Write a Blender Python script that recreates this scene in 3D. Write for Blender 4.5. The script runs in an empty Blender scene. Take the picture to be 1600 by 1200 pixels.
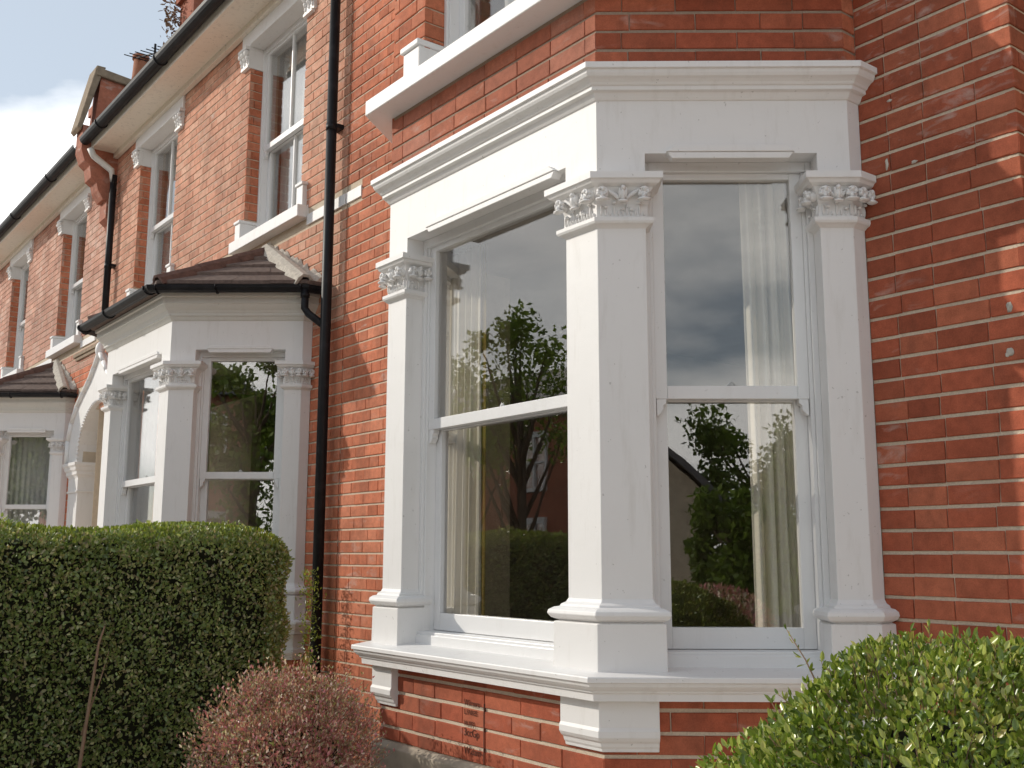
import bpy, bmesh, math, random
import numpy as np
from mathutils import Vector, Matrix

random.seed(11)
rng = np.random.default_rng(5)
scene = bpy.context.scene
COL = scene.collection
ZO = 1.3                      # height of the reference level above the ground

# ------------------------------------------------------------------ camera
CAM = np.array([2.7144, -2.4630, 0.3401])
YAW, PIT, ROL, FPX = 52.611, 9.307, 0.101, 1636.4
_y, _p, _r = map(math.radians, (YAW, PIT, ROL))
FW = np.array([-math.sin(_y)*math.cos(_p), math.cos(_y)*math.cos(_p), math.sin(_p)])
_rt = np.array([math.cos(_y), math.sin(_y), 0.0])
_up = np.cross(_rt, FW)
RT = _rt*math.cos(_r) + _up*math.sin(_r)
UP = -_rt*math.sin(_r) + _up*math.cos(_r)
cd = bpy.data.cameras.new("camera")
cam = bpy.data.objects.new("camera", cd)
COL.objects.link(cam)
cd.sensor_width = 36.0
cd.lens = 36.0*FPX/1600.0
cd.clip_start = 0.05
cd.clip_end = 2000
M = Matrix(((RT[0], UP[0], -FW[0], CAM[0]), (RT[1], UP[1], -FW[1], CAM[1]),
            (RT[2], UP[2], -FW[2], CAM[2]+ZO), (0, 0, 0, 1)))
cam.matrix_world = M
scene.camera = cam

def proj(P):
    d = np.array(P, float)-CAM
    w = d@FW
    if w < 0.05: return None
    return (800+FPX*(d@RT)/w, 600-FPX*(d@UP)/w, w)

# ------------------------------------------------------------------ light
SUN_EL = math.radians(25.5)
TO_SUN = Vector((-0.7993*math.cos(SUN_EL), -0.6010*math.cos(SUN_EL), math.sin(SUN_EL)))
world = bpy.data.worlds.new("World")
scene.world = world
world.use_nodes = True
nt = world.node_tree
nt.nodes.clear()
wo = nt.nodes.new("ShaderNodeOutputWorld")
bg = nt.nodes.new("ShaderNodeBackground")
sky = nt.nodes.new("ShaderNodeTexSky")
sky.sky_type = 'NISHITA'
sky.sun_disc = False
sky.sun_elevation = SUN_EL
sky.sun_rotation = math.atan2(TO_SUN.x, TO_SUN.y)
sky.air_density = 1.0
sky.dust_density = 0.5
sky.ozone_density = 1.5
SKY_STRENGTH = 0.15
bg.inputs['Strength'].default_value = SKY_STRENGTH
tc = nt.nodes.new("ShaderNodeTexCoord")
sep = nt.nodes.new("ShaderNodeSeparateXYZ")
nt.links.new(tc.outputs['Generated'], sep.inputs[0])
def wmath(op, a, b=None, clamp=False):
    n = nt.nodes.new("ShaderNodeMath"); n.operation = op; n.use_clamp = clamp
    for i, v in enumerate((a, b)):
        if v is None: continue
        if isinstance(v, (int, float)): n.inputs[i].default_value = v
        else: nt.links.new(v, n.inputs[i])
    return n.outputs[0]
zc = wmath('MAXIMUM', sep.outputs['Z'], 0.0)
den = wmath('ADD', zc, 0.22)
cu = wmath('DIVIDE', sep.outputs['X'], den)
cv = wmath('DIVIDE', sep.outputs['Y'], den)
comb = nt.nodes.new("ShaderNodeCombineXYZ")
nt.links.new(cu, comb.inputs[0]); nt.links.new(cv, comb.inputs[1])
CLOUD_OFF = (0.75, 2.1, 0.3)
mapn = nt.nodes.new("ShaderNodeMapping")
mapn.inputs['Location'].default_value = CLOUD_OFF
nt.links.new(comb.outputs[0], mapn.inputs[0])
n1 = nt.nodes.new("ShaderNodeTexNoise")
n1.inputs['Scale'].default_value = 0.95
n1.inputs['Detail'].default_value = 9
n1.inputs['Roughness'].default_value = 0.52
n1.inputs['Distortion'].default_value = 0.15
nt.links.new(mapn.outputs[0], n1.inputs['Vector'])
# more cloud low in the sky, less overhead
bias = wmath('MULTIPLY', wmath('SUBTRACT', 0.34, zc), 0.35)
cm = wmath('ADD', n1.outputs['Fac'], bias)
ramp = nt.nodes.new("ShaderNodeValToRGB")
ramp.color_ramp.elements[0].position = 0.49
ramp.color_ramp.elements[1].position = 0.66
nt.links.new(cm, ramp.inputs[0])
n2 = nt.nodes.new("ShaderNodeTexNoise")
n2.inputs['Scale'].default_value = 2.6
n2.inputs['Detail'].default_value = 6
nt.links.new(mapn.outputs[0], n2.inputs['Vector'])
cr = nt.nodes.new("ShaderNodeMix"); cr.data_type = 'RGBA'
cr.inputs[6].default_value = (10.2, 10.1, 9.9, 1)
cr.inputs[7].default_value = (14.4, 14.0, 13.3, 1)
nt.links.new(n2.outputs['Fac'], cr.inputs[0])
# thin haze veil of bright air over the blue
veil = nt.nodes.new("ShaderNodeMix"); veil.data_type = 'RGBA'
veil.inputs[0].default_value = 0.72
veil.inputs[7].default_value = (4.35, 4.75, 5.1, 1)
nt.links.new(sky.outputs[0], veil.inputs[6])
mx = nt.nodes.new("ShaderNodeMix"); mx.data_type = 'RGBA'
nt.links.new(ramp.outputs[0], mx.inputs[0])
nt.links.new(veil.outputs[2], mx.inputs[6])
nt.links.new(cr.outputs[2], mx.inputs[7])
nt.links.new(mx.outputs[2], bg.inputs['Color'])
nt.links.new(bg.outputs[0], wo.inputs[0])

sd = bpy.data.lights.new("sun", 'SUN')
sd.energy = 2.7
sd.angle = math.radians(0.55)
sd.color = (1.0, 0.93, 0.82)
sun = bpy.data.objects.new("sun", sd)
COL.objects.link(sun)
sun.rotation_euler = TO_SUN.to_track_quat('Z', 'Y').to_euler()
sun.location = (-8, -6, 10)

vs = scene.view_settings
vs.view_transform = 'Standard'
vs.look = 'None'
vs.exposure = 0.10
vs.gamma = 1.0
vs.use_curve_mapping = False
scene.render.engine = 'CYCLES'
scene.cycles.max_bounces = 8
scene.cycles.transparent_max_bounces = 16
scene.cycles.use_denoising = True

# ------------------------------------------------------------------ materials
class NT:
    def __init__(s, name):
        s.m = bpy.data.materials.new(name); s.m.use_nodes = True
        s.t = s.m.node_tree; s.t.nodes.clear()
        s.out = s.n("ShaderNodeOutputMaterial")
    def n(s, typ, **kw):
        nd = s.t.nodes.new(typ)
        for k, v in kw.items(): setattr(nd, k, v)
        return nd
    def l(s, a, b): s.t.links.new(a, b)
    def noise(s, scale, detail=4, rough=0.5, vec=None, dist=0.0):
        nd = s.n("ShaderNodeTexNoise")
        nd.inputs['Scale'].default_value = scale; nd.inputs['Detail'].default_value = detail
        nd.inputs['Roughness'].default_value = rough; nd.inputs['Distortion'].default_value = dist
        if vec is None:
            vec = s.pos()
        s.l(vec, nd.inputs['Vector'])
        return nd.outputs['Fac']
    def pos(s):
        if not hasattr(s, '_p'):
            s._p = s.n("ShaderNodeNewGeometry")
        return s._p.outputs['Position']
    def geo(s):
        s.pos(); return s._p
    def ramp(s, fac, stops):
        nd = s.n("ShaderNodeValToRGB"); el = nd.color_ramp.elements
        while len(el) < len(stops): el.new(0.5)
        for e, (p, c) in zip(el, stops):
            e.position = p; e.color = (*c, 1) if len(c) == 3 else c
        s.l(fac, nd.inputs[0]); return nd.outputs[0]
    def math(s, op, a, b=None, clamp=False):
        nd = s.n("ShaderNodeMath", operation=op); nd.use_clamp = clamp
        for i, v in enumerate((a, b)):
            if v is None: continue
            if isinstance(v, (int, float)): nd.inputs[i].default_value = v
            else: s.l(v, nd.inputs[i])
        return nd.outputs[0]
    def mix(s, fac, a, b, blend='MIX'):
        nd = s.n("ShaderNodeMix", data_type='RGBA', blend_type=blend)
        for i, v in ((0, fac), (6, a), (7, b)):
            if isinstance(v, (int, float)): nd.inputs[i].default_value = v
            elif isinstance(v, tuple): nd.inputs[i].default_value = (*v, 1)
            else: s.l(v, nd.inputs[i])
        return nd.outputs[2]
    def bump(s, h, strength, dist, nrm=None):
        nd = s.n("ShaderNodeBump"); nd.inputs['Strength'].default_value = strength
        nd.inputs['Distance'].default_value = dist; s.l(h, nd.inputs['Height'])
        if nrm is not None: s.l(nrm, nd.inputs['Normal'])
        return nd.outputs[0]
    def principled(s, col, rough=0.6, nrm=None, spec=0.4, **kw):
        b = s.n("ShaderNodeBsdfPrincipled")
        for k, v in (('Base Color', col), ('Roughness', rough), ('Specular IOR Level', spec)):
            if isinstance(v, (int, float)): b.inputs[k].default_value = v
            elif isinstance(v, tuple): b.inputs[k].default_value = (*v, 1)
            else: s.l(v, b.inputs[k])
        if nrm is not None: s.l(nrm, b.inputs['Normal'])
        for k, v in kw.items(): b.inputs[k.replace('_', ' ')].default_value = v
        s.l(b.outputs[0], s.out.inputs[0]); return b

def mapped(k, sx, sy, sz):
    mp = k.n("ShaderNodeMapping"); mp.inputs['Scale'].default_value = (sx, sy, sz)
    k.l(k.pos(), mp.inputs[0]); return mp.outputs[0]

def brick_mat(name, c1, c2, c3, bloom=0.35):
    k = NT(name)
    oi = k.n("ShaderNodeObjectInfo")
    rnd = k.math('FRACT', k.math('ADD', k.geo().outputs['Random Per Island'], oi.outputs['Random']))
    base = k.ramp(rnd, [(0.0, c1), (0.3, c2), (0.65, c3), (0.86, tuple(a*0.80 for a in c2)), (1.0, tuple(a*1.1 for a in c1))])
    big = k.noise(2.2, 3)
    base = k.mix(k.math('MULTIPLY', k.math('SUBTRACT', big, 0.42, True), 2.4, True), base, tuple(a*0.66 for a in c2))
    soot = k.noise(1.0, 5, 0.65, vec=mapped(k, 5, 5, 1.6))
    base = k.mix(k.math('MULTIPLY', k.math('SUBTRACT', soot, 0.5, True), 2.2, True), base, (0.16, 0.07, 0.045))
    med = k.noise(26, 6, 0.65)
    base = k.mix(0.55, base, k.ramp(med, [(0.3, (0.52, 0.52, 0.52)), (0.62, (1, 1, 1)), (0.8, (1.25, 1.2, 1.15))]), 'MULTIPLY')
    fine = k.noise(240, 3, 0.7)
    base = k.mix(0.35, base, k.ramp(fine, [(0.35, (0.55, 0.5, 0.5)), (0.55, (1, 1, 1)), (0.75, (1.35, 1.35, 1.3))]), 'MULTIPLY')
    # lime bloom smeared over faces, in patches
    sm = k.noise(1.0, 5, 0.6, vec=mapped(k, 7, 7, 17), dist=0.6)
    sm2 = k.noise(1.9, 2)
    f = k.math('MULTIPLY', k.math('MULTIPLY', k.math('SUBTRACT', sm, 0.56, True), 5.0, True),
               k.math('MULTIPLY', k.math('SUBTRACT', sm2, 0.45, True), 5.0, True))
    base = k.mix(k.math('MULTIPLY', f, bloom), base, (0.55, 0.47, 0.42))
    h = k.math('ADD', k.math('MULTIPLY', med, 0.7), k.math('MULTIPLY', fine, 0.5))
    nr = k.bump(h, 0.55, 0.004)
    k.principled(base, 0.86, nr, 0.25)
    return k.m

def mortar_mat(name, c, c2):
    k = NT(name)
    a = k.noise(18, 5, 0.6); b = k.noise(150, 3, 0.7)
    base = k.mix(a, c, c2)
    base = k.mix(0.5, base, k.ramp(b, [(0.3, (0.6, 0.6, 0.6)), (0.6, (1, 1, 1))]), 'MULTIPLY')
    k.principled(base, 0.95, k.bump(k.math('ADD', a, b), 0.6, 0.004), 0.1)
    return k.m

def paint_mat(name, c, dirt=0.25, rough=0.5, drt=(0.42, 0.38, 0.32)):
    k = NT(name)
    n = k.noise(5, 5, 0.6)
    n2 = k.noise(1.0, 6, 0.65, vec=mapped(k, 22, 22, 3.5), dist=0.2)
    f = k.math('MULTIPLY', k.math('MULTIPLY', k.math('SUBTRACT', n2, 0.54, True), 3.0, True), dirt)
    base = k.mix(f, k.mix(n, c, tuple(a*0.94 for a in c)), drt)
    sp = k.noise(60, 2)
    base = k.mix(k.math('MULTIPLY', k.math('GREATER_THAN', sp, 0.735), dirt*1.2), base, (0.2, 0.18, 0.15))
    fine = k.noise(90, 4, 0.6); lump = k.noise(14, 3)
    h = k.math('ADD', k.math('MULTIPLY', fine, 0.25), lump)
    k.principled(base, rough, k.bump(h, 0.25, 0.004), 0.4)
    return k.m

def metal_mat(name, c, rough=0.35):
    k = NT(name)
    n = k.noise(9, 5, 0.6); n2 = k.noise(60, 3)
    base = k.mix(k.math('MULTIPLY', k.math('SUBTRACT', n, 0.5, True), 2.2, True), c, tuple(min(1, a*2.2+0.015) for a in c))
    b = k.principled(base, rough, k.bump(n2, 0.2, 0.002), 0.22)
    return k.m

def leaf_mat(name, cols, trans=0.35, rough=0.32, spec=0.5):
    k = NT(name)
    rnd = k.geo().outputs['Random Per Island']
    n = k.noise(3.0, 3)
    fac = k.math('ADD', k.math('MULTIPLY', rnd, 0.75), k.math('MULTIPLY', n, 0.3))
    base = k.ramp(fac, cols)
    b = k.principled(base, rough, None, spec)
    tr = k.n("ShaderNodeBsdfTranslucent")
    col2 = k.mix(0.5, base, (1.6, 1.7, 0.5), 'MULTIPLY')
    k.l(col2, tr.inputs[0])
    ms = k.n("ShaderNodeMixShader"); ms.inputs[0].default_value = trans
    k.l(b.outputs[0], ms.inputs[1]); k.l(tr.outputs[0], ms.inputs[2])
    k.l(ms.outputs[0], k.out.inputs[0])
    return k.m

def glass_mat(name, ior=1.9, wav=0.06, scale=1.6):
    k = NT(name)
    w = k.noise(scale, 2, 0.4)
    w2 = k.noise(scale*7, 2, 0.4)
    nr = k.bump(k.math('ADD', w, k.math('MULTIPLY', w2, 0.06)), wav, 0.05)
    # thin pane: Schlick reflectance, the same from either side
    g = k.geo()
    dp = k.n("ShaderNodeVectorMath", operation='DOT_PRODUCT'); k.l(g.outputs['Normal'], dp.inputs[0]); k.l(g.outputs['Incoming'], dp.inputs[1])
    c5 = k.math('POWER', k.math('SUBTRACT', 1.0, k.math('ABSOLUTE', dp.outputs['Value']), True), 5.0)
    r0 = ((ior-1)/(ior+1))**2
    fr_ = k.math('ADD', k.math('MULTIPLY', c5, 1-r0), r0)
    tr = k.n("ShaderNodeBsdfTransparent"); tr.inputs[0].default_value = (0.975, 0.972, 0.962, 1)
    gl = k.n("ShaderNodeBsdfGlossy"); gl.inputs['Roughness'].default_value = 0.0
    k.l(nr, gl.inputs['Normal'])
    ms = k.n("ShaderNodeMixShader")
    k.l(fr_, ms.inputs[0]); k.l(tr.outputs[0], ms.inputs[1]); k.l(gl.outputs[0], ms.inputs[2])
    k.l(ms.outputs[0], k.out.inputs[0])
    return k.m

def cloth_mat(name, c, trans=0.4):
    k = NT(name)
    n = k.noise(1.0, 3, vec=mapped(k, 300, 300, 300))
    base = k.mix(0.12, c, k.ramp(n, [(0.3, (0.6, 0.6, 0.6)), (0.7, (1, 1, 1))]), 'MULTIPLY')
    b = k.principled(base, 0.9, None, 0.1)
    tr = k.n("ShaderNodeBsdfTranslucent"); k.l(base, tr.inputs[0])
    ms = k.n("ShaderNodeMixShader"); ms.inputs[0].default_value = trans
    k.l(b.outputs[0], ms.inputs[1]); k.l(tr.outputs[0], ms.inputs[2]); k.l(ms.outputs[0], k.out.inputs[0])
    return k.m

def plain(name, c, rough=0.8, nscale=8, amt=0.3, bump=0.3):
    k = NT(name)
    n = k.noise(nscale, 6, 0.6)
    base = k.mix(amt, c, k.ramp(n, [(0.3, (0.45, 0.45, 0.45)), (0.7, (1.3, 1.3, 1.3))]), 'MULTIPLY')
    k.principled(base, rough, k.bump(n, bump, 0.01), 0.3)
    return k.m

MT = {}
MT['brick'] = brick_mat('red_brick', (0.70, 0.235, 0.125), (0.62, 0.195, 0.10), (0.74, 0.28, 0.16), 0.6)
MT['brick_dark_and_shade'] = brick_mat('dark_red_brick_and_shade', (0.50, 0.130, 0.068), (0.42, 0.108, 0.056), (0.54, 0.165, 0.088), 0.7)  # right wall's own dark brick; under the near sill it stands for shade
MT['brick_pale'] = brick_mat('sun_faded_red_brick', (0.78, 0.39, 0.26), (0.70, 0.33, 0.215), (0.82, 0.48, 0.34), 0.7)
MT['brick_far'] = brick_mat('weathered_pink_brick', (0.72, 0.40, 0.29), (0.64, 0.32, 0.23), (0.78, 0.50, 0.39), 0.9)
MT['brick_worn'] = brick_mat('worn_red_brick', (0.54, 0.20, 0.12), (0.48, 0.16, 0.095), (0.58, 0.26, 0.18), 0.9)
MT['mortar'] = mortar_mat('mortar', (0.74, 0.62, 0.48), (0.56, 0.47, 0.36))
MT['mortar_dark'] = mortar_mat('mortar_red_stained', (0.46, 0.37, 0.28), (0.30, 0.22, 0.17))
MT['white'] = paint_mat('white_masonry_paint', (0.81, 0.795, 0.78), 0.30)
MT['wood'] = paint_mat('white_gloss_wood', (0.79, 0.785, 0.78), 0.16, 0.28)
MT['cream'] = paint_mat('cream_masonry_paint', (0.80, 0.72, 0.63), 0.35)
MT['soffit'] = paint_mat('cream_soffit_paint', (0.86, 0.79, 0.68), 0.75)
MT['grey'] = paint_mat('grey_white_moulding_paint', (0.66, 0.65, 0.61), 0.35)
MT['stone'] = plain('rendered_plinth', (0.42, 0.36, 0.28), 0.9, 9, 0.45, 0.4)
MT['black'] = metal_mat('black_gutter_paint', (0.011, 0.011, 0.013), 0.48)
MT['tile'] = plain('brown_roof_tile', (0.17, 0.125, 0.105), 0.85, 30, 0.6, 0.5)
MT['ridge'] = plain('brown_hip_tile', (0.15, 0.085, 0.068), 0.8, 24, 0.6, 0.5)
MT['cement'] = plain('pale_cement_fillet', (0.55, 0.50, 0.43), 0.95, 30, 0.45, 0.8)
MT['slate'] = plain('slate_roof', (0.09, 0.09, 0.10), 0.7, 12, 0.5, 0.3)
MT['terracotta'] = plain('terracotta', (0.33, 0.13, 0.07), 0.8, 12, 0.3)
MT['coping'] = plain('stone_coping', (0.30, 0.23, 0.16), 0.9, 14, 0.5)
MT['glass'] = glass_mat('window_glass', 2.1, 0.03, 1.2)
MT['glass_wavy'] = glass_mat('old_window_glass', 2.6, 0.03, 1.4)
MT['curtain'] = cloth_mat('cream_curtain', (0.93, 0.89, 0.79), 0.30)
MT['curtain_gold'] = cloth_mat('gold_curtain_edge', (0.42, 0.30, 0.10), 0.3)
MT['net'] = cloth_mat('white_net_curtain', (0.88, 0.89, 0.88), 0.45)
MT['room'] = plain('room_plaster', (0.42, 0.36, 0.30), 0.9, 3, 0.2)
MT['room_floor'] = plain('room_floorboards', (0.10, 0.06, 0.035), 0.6, 6, 0.4)
MT['brass'] = metal_mat('catch_metal', (0.5, 0.5, 0.48), 0.3)
MT['soil'] = plain('garden_soil', (0.06, 0.045, 0.03), 0.95, 8, 0.6, 1.0)
MT['paving'] = plain('paving', (0.78, 0.70, 0.60), 0.9, 5, 0.4)  # kept very pale so the ground bounces sunlight onto the facade
MT['asphalt'] = plain('asphalt', (0.05, 0.05, 0.052), 0.9, 60, 0.4)
MT['hedge_leaf'] = leaf_mat('privet_leaf', [(0.05, (0.08, 0.115, 0.045)), (0.35, (0.19, 0.26, 0.075)), (0.62, (0.34, 0.42, 0.14)), (0.76, (0.30, 0.23, 0.14)), (0.92, (0.66, 0.68, 0.34))], 0.42, 0.40, 1.0)
MT['hedge_tip'] = leaf_mat('privet_young_leaf', [(0.05, (0.10, 0.14, 0.025)), (0.5, (0.19, 0.24, 0.045)), (0.9, (0.32, 0.36, 0.07))], 0.4, 0.3, 0.5)
MT['core'] = plain('hedge_shade', (0.02, 0.02, 0.01), 1.0, 20, 0.5)  # near-black filler colour for the shade inside hedge and bushes
MT['bush_leaf'] = leaf_mat('box_leaf', [(0.05, (0.05, 0.09, 0.013)), (0.35, (0.13, 0.20, 0.03)), (0.62, (0.26, 0.34, 0.05)), (0.83, (0.52, 0.56, 0.15)), (0.95, (0.34, 0.24, 0.10))], 0.24, 0.27, 0.7)
MT['pink_leaf'] = leaf_mat('spiraea_leaf', [(0.05, (0.26, 0.09, 0.09)), (0.26, (0.52, 0.17, 0.20)), (0.44, (0.46, 0.33, 0.22)), (0.58, (0.66, 0.25, 0.30)), (0.74, (0.24, 0.29, 0.08)), (0.88, (0.95, 0.78, 0.70))], 0.3, 0.4, 0.6)
MT['twig'] = plain('brown_twig', (0.26, 0.17, 0.11), 0.9, 40, 0.4)
MT['tree_leaf'] = leaf_mat('tree_leaf', [(0.05, (0.07, 0.12, 0.02)), (0.5, (0.13, 0.20, 0.03)), (0.95, (0.22, 0.30, 0.05))], 0.4, 0.4, 0.3)
MT['bark'] = plain('bark', (0.10, 0.075, 0.055), 0.95, 20, 0.6, 1.0)
MT['ink'] = plain('dark_stamp', (0.10, 0.035, 0.022), 0.9, 30, 0.2)
MT['dkglass'] = glass_mat('far_window_glass', 2.2, 0.0)

# ------------------------------------------------------------------ mesh builder
WORLD = {}     # world origin of each object built (before the ZO shift)
class MB:
    def __init__(s): s.v = []; s.f = []; s.sm = []
    def add(s, vs, fs, smooth=False):
        b = len(s.v); s.v += [tuple(map(float, p)) for p in vs]
        s.f += [tuple(b+i for i in f) for f in fs]; s.sm += [smooth]*len(fs)
    def hexa(s, P):   # 8 points: bottom loop 0-3, top loop 4-7
        s.add(P, [(3, 2, 1, 0), (4, 5, 6, 7), (0, 1, 5, 4), (1, 2, 6, 5), (2, 3, 7, 6), (3, 0, 4, 7)])
    def box(s, x0, x1, y0, y1, z0, z1):
        s.hexa([(x0, y0, z0), (x1, y0, z0), (x1, y1, z0), (x0, y1, z0), (x0, y0, z1), (x1, y0, z1), (x1, y1, z1), (x0, y1, z1)])
    def fbox(s, F, u0, u1, o0, o1, z0, z1):
        s.hexa([F(u0, o0, z0), F(u1, o0, z0), F(u1, o1, z0), F(u0, o1, z0), F(u0, o0, z1), F(u1, o0, z1), F(u1, o1, z1), F(u0, o1, z1)])
    def prism(s, poly, z0, z1):
        n = len(poly)
        s.add([(x, y, z0) for x, y in poly]+[(x, y, z1) for x, y in poly],
              [tuple(range(n))[::-1], tuple(range(n, 2*n))]+[(i, (i+1) % n, n+(i+1) % n, n+i) for i in range(n)])
    def fpoly(s, F, pts, o0, o1):  # polygon in (u,z) extruded between two outward offsets
        n = len(pts)
        s.add([F(u, o0, z) for u, z in pts]+[F(u, o1, z) for u, z in pts],
              [tuple(range(n))[::-1], tuple(range(n, 2*n))]+[(i, (i+1) % n, n+(i+1) % n, n+i) for i in range(n)])
    def sweep(s, path, prof, smooth=False):
        """path: 2D points travelled with outside on the right; prof: closed (offset, z) loop"""
        rings = []
        for off, z in prof:
            rings.append([(x, y, z) for x, y in offset(path, off)])
        n, m = len(path), len(prof)
        vs = [rings[j][i] for i in range(n) for j in range(m)]
        fs = [(i*m+j, (i+1)*m+j, (i+1)*m+(j+1) % m, i*m+(j+1) % m) for i in range(n-1) for j in range(m)]
        fs += [tuple(range(m)), tuple((n-1)*m+j for j in range(m))[::-1]]
        s.add(vs, fs, smooth)
    def tube(s, pts, r, seg=8, smooth=True, r1=None):
        pts = [np.array(p, float) for p in pts]; n = len(pts); rings = []
        for i, p in enumerate(pts):
            d = pts[min(i+1, n-1)]-pts[max(i-1, 0)]; d /= np.linalg.norm(d)+1e-12
            a = np.cross(d, (0, 0, 1) if abs(d[2]) < 0.9 else (1, 0, 0)); a /= np.linalg.norm(a)
            b = np.cross(d, a); rr = r if r1 is None else r+(r1-r)*i/(n-1)
            rings += [p+rr*(math.cos(2*math.pi*k/seg)*a+math.sin(2*math.pi*k/seg)*b) for k in range(seg)]
        fs = [(i*seg+k, i*seg+(k+1) % seg, (i+1)*seg+(k+1) % seg, (i+1)*seg+k) for i in range(n-1) for k in range(seg)]
        s.add(rings, fs+[tuple(range(seg))[::-1], tuple((n-1)*seg+k for k in range(seg))], smooth)
    def blob(s, c, ax, seg=10, rings=6, jit=0.0):
        """ellipsoid; ax = three axis vectors"""
        c = np.array(c, float); A = [np.array(a, float) for a in ax]
        vs = [c+A[2]]
        for i in range(1, rings):
            t = math.pi*i/rings
            for k in range(seg):
                q = 2*math.pi*k/seg; j = 1+random.uniform(-jit, jit)
                vs.append(c+j*(math.sin(t)*(math.cos(q)*A[0]+math.sin(q)*A[1])+math.cos(t)*A[2]))
        vs.append(c-A[2])
        fs = [(0, 1+k, 1+(k+1) % seg) for k in range(seg)]
        for i in range(rings-2):
            for k in range(seg):
                fs.append((1+i*seg+k, 1+(i+1)*seg+k, 1+(i+1)*seg+(k+1) % seg, 1+i*seg+(k+1) % seg))
        L = len(vs)-1; b = 1+(rings-2)*seg
        fs += [(b+k, L, b+(k+1) % seg) for k in range(seg)]
        s.add(vs, fs, True)
    def build(s, name, mat, parent=None, label=None, bevel=0.0, kind=None, fixn=True):
        V = np.array(s.v); c = (V.min(0)+V.max(0))/2
        if parent is None: c[2] = V[:, 2].min()
        me = bpy.data.meshes.new(name)
        me.from_pydata([tuple(p) for p in (V-c)], [], s.f)
        me.polygons.foreach_set('use_smooth', s.sm)
        if fixn:
            bm = bmesh.new(); bm.from_mesh(me)
            bmesh.ops.recalc_face_normals(bm, faces=bm.faces); bm.to_mesh(me); bm.free()
        me.materials.append(MT[mat]); me.update()
        return place(name, me, c, parent, label, bevel, kind)

def place(name, me, c, parent=None, label=None, bevel=0.0, kind=None):
    o = bpy.data.objects.new(name, me); COL.objects.link(o)
    c = Vector(c)
    if parent is not None:
        o.parent = parent; o.location = c-WORLD[parent]
    else: o.location = c
    WORLD[o] = c
    if label: o['label'] = label
    if kind: o['kind'] = kind
    if bevel > 0:
        md = o.modifiers.new('bevel', 'BEVEL'); md.width = bevel; md.segments = 2; md.limit_method = 'ANGLE'; md.angle_limit = math.radians(35)
        md.harden_normals = False
    return o

def thing(name, loc, label, cat, group=None):
    o = bpy.data.objects.new(name, None); COL.objects.link(o)
    o.empty_display_size = 0.2; o.location = loc; WORLD[o] = Vector(loc)
    o['label'] = label; o['category'] = cat
    if group: o['group'] = group
    return o
def tag(o, label, cat, group=None):
    o['label'] = label; o['category'] = cat
    if group: o['group'] = group
    return o

def offset(path, off):
    P = [np.array(p, float) for p in path]; n = len(P); out = []
    nr = []
    for i in range(n-1):
        d = P[i+1]-P[i]; d /= np.linalg.norm(d); nr.append(np.array([d[1], -d[0]]))
    for i in range(n):
        if i == 0: q = nr[0]
        elif i == n-1: q = nr[-1]
        else:
            q = nr[i-1]+nr[i]; q = q/(q@q)*2
        out.append(tuple(P[i]+off*q))
    return out

class Frame:
    def __init__(s, o, u, n): s.o = np.array(o, float); s.u = np.array(u, float); s.n = np.array(n, float)
    def __call__(s, u, off, z):
        p = s.o+s.u*u+s.n*off
        return (p[0], p[1], z)

# ------------------------------------------------------------------ facade dimensions
P = 0.7964; Wd = 1.4701; Bl = 0.9225; TH = math.radians(51.843)
CB = (math.cos(TH), math.sin(TH))
BX, BY = Bl*CB[0], Bl*CB[1]
SB = 1.0
def bay_frames(xo):
    A = Frame((xo, 0), (1, 0), (0, -1))
    B = Frame((xo, 0), CB, (CB[1], -CB[0]))
    L = Frame((xo-Wd, 0), (-CB[0], CB[1]), (-CB[1], -CB[0]))
    S = Frame((xo+BX, BY), (0, 1), (1, 0))
    T = Frame((xo-Wd-BX, BY), (0, 1), (-1, 0))
    return A, B, L, S, T
def bay_path(xo):
    return [(xo-Wd-BX, P), (xo-Wd-BX, BY), (xo-Wd, 0), (xo, 0), (xo+BX, BY), (xo+BX, P)]
WALL = Frame((0, P), (1, 0), (0, -1))

# ------------------------------------------------------------------ bricks
COURSE = 0.075; PH = 0.0522
def brick_mesh(i):
    r = random.Random(100+i); c = 0.028
    def j(a): return r.uniform(-a, a)
    # unit brick: u,o,z in 0..1 ; front at o=1 ; slightly worn front arrises
    v = []
    for u, z in ((0, 0), (1, 0), (1, 1), (0, 1)): v.append((u, 0, z))
    for u, z in ((0, 0), (1, 0), (1, 1), (0, 1)): v.append((u+j(.008), 0.9+j(.02), z+j(.02)))
    ci, cz = 0.012, 0.045
    for u, z in ((ci, cz), (1-ci, cz), (1-ci, 1-cz), (ci, 1-cz)): v.append((u+j(.006), 1.0+j(.012), z+j(.018)))
    f = [(0, 1, 5, 4), (1, 2, 6, 5), (2, 3, 7, 6), (3, 0, 4, 7), (4, 5, 9, 8), (5, 6, 10, 9), (6, 7, 11, 10), (7, 4, 8, 11), (8, 9, 10, 11), (3, 2, 1, 0)]
    return v, f
BV = [brick_mesh(i) for i in range(8)]
BM = {}
def brick_data(i, mat):
    if (i, mat) not in BM:
        me = bpy.data.meshes.new('brick')
        v, f = BV[i]; me.from_pydata(v, [], f); me.materials.append(MT[mat])
        bm = bmesh.new(); bm.from_mesh(me); bmesh.ops.recalc_face_normals(bm, faces=bm.faces); bm.to_mesh(me); bm.free()
        BM[(i, mat)] = me
    return BM[(i, mat)]

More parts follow.
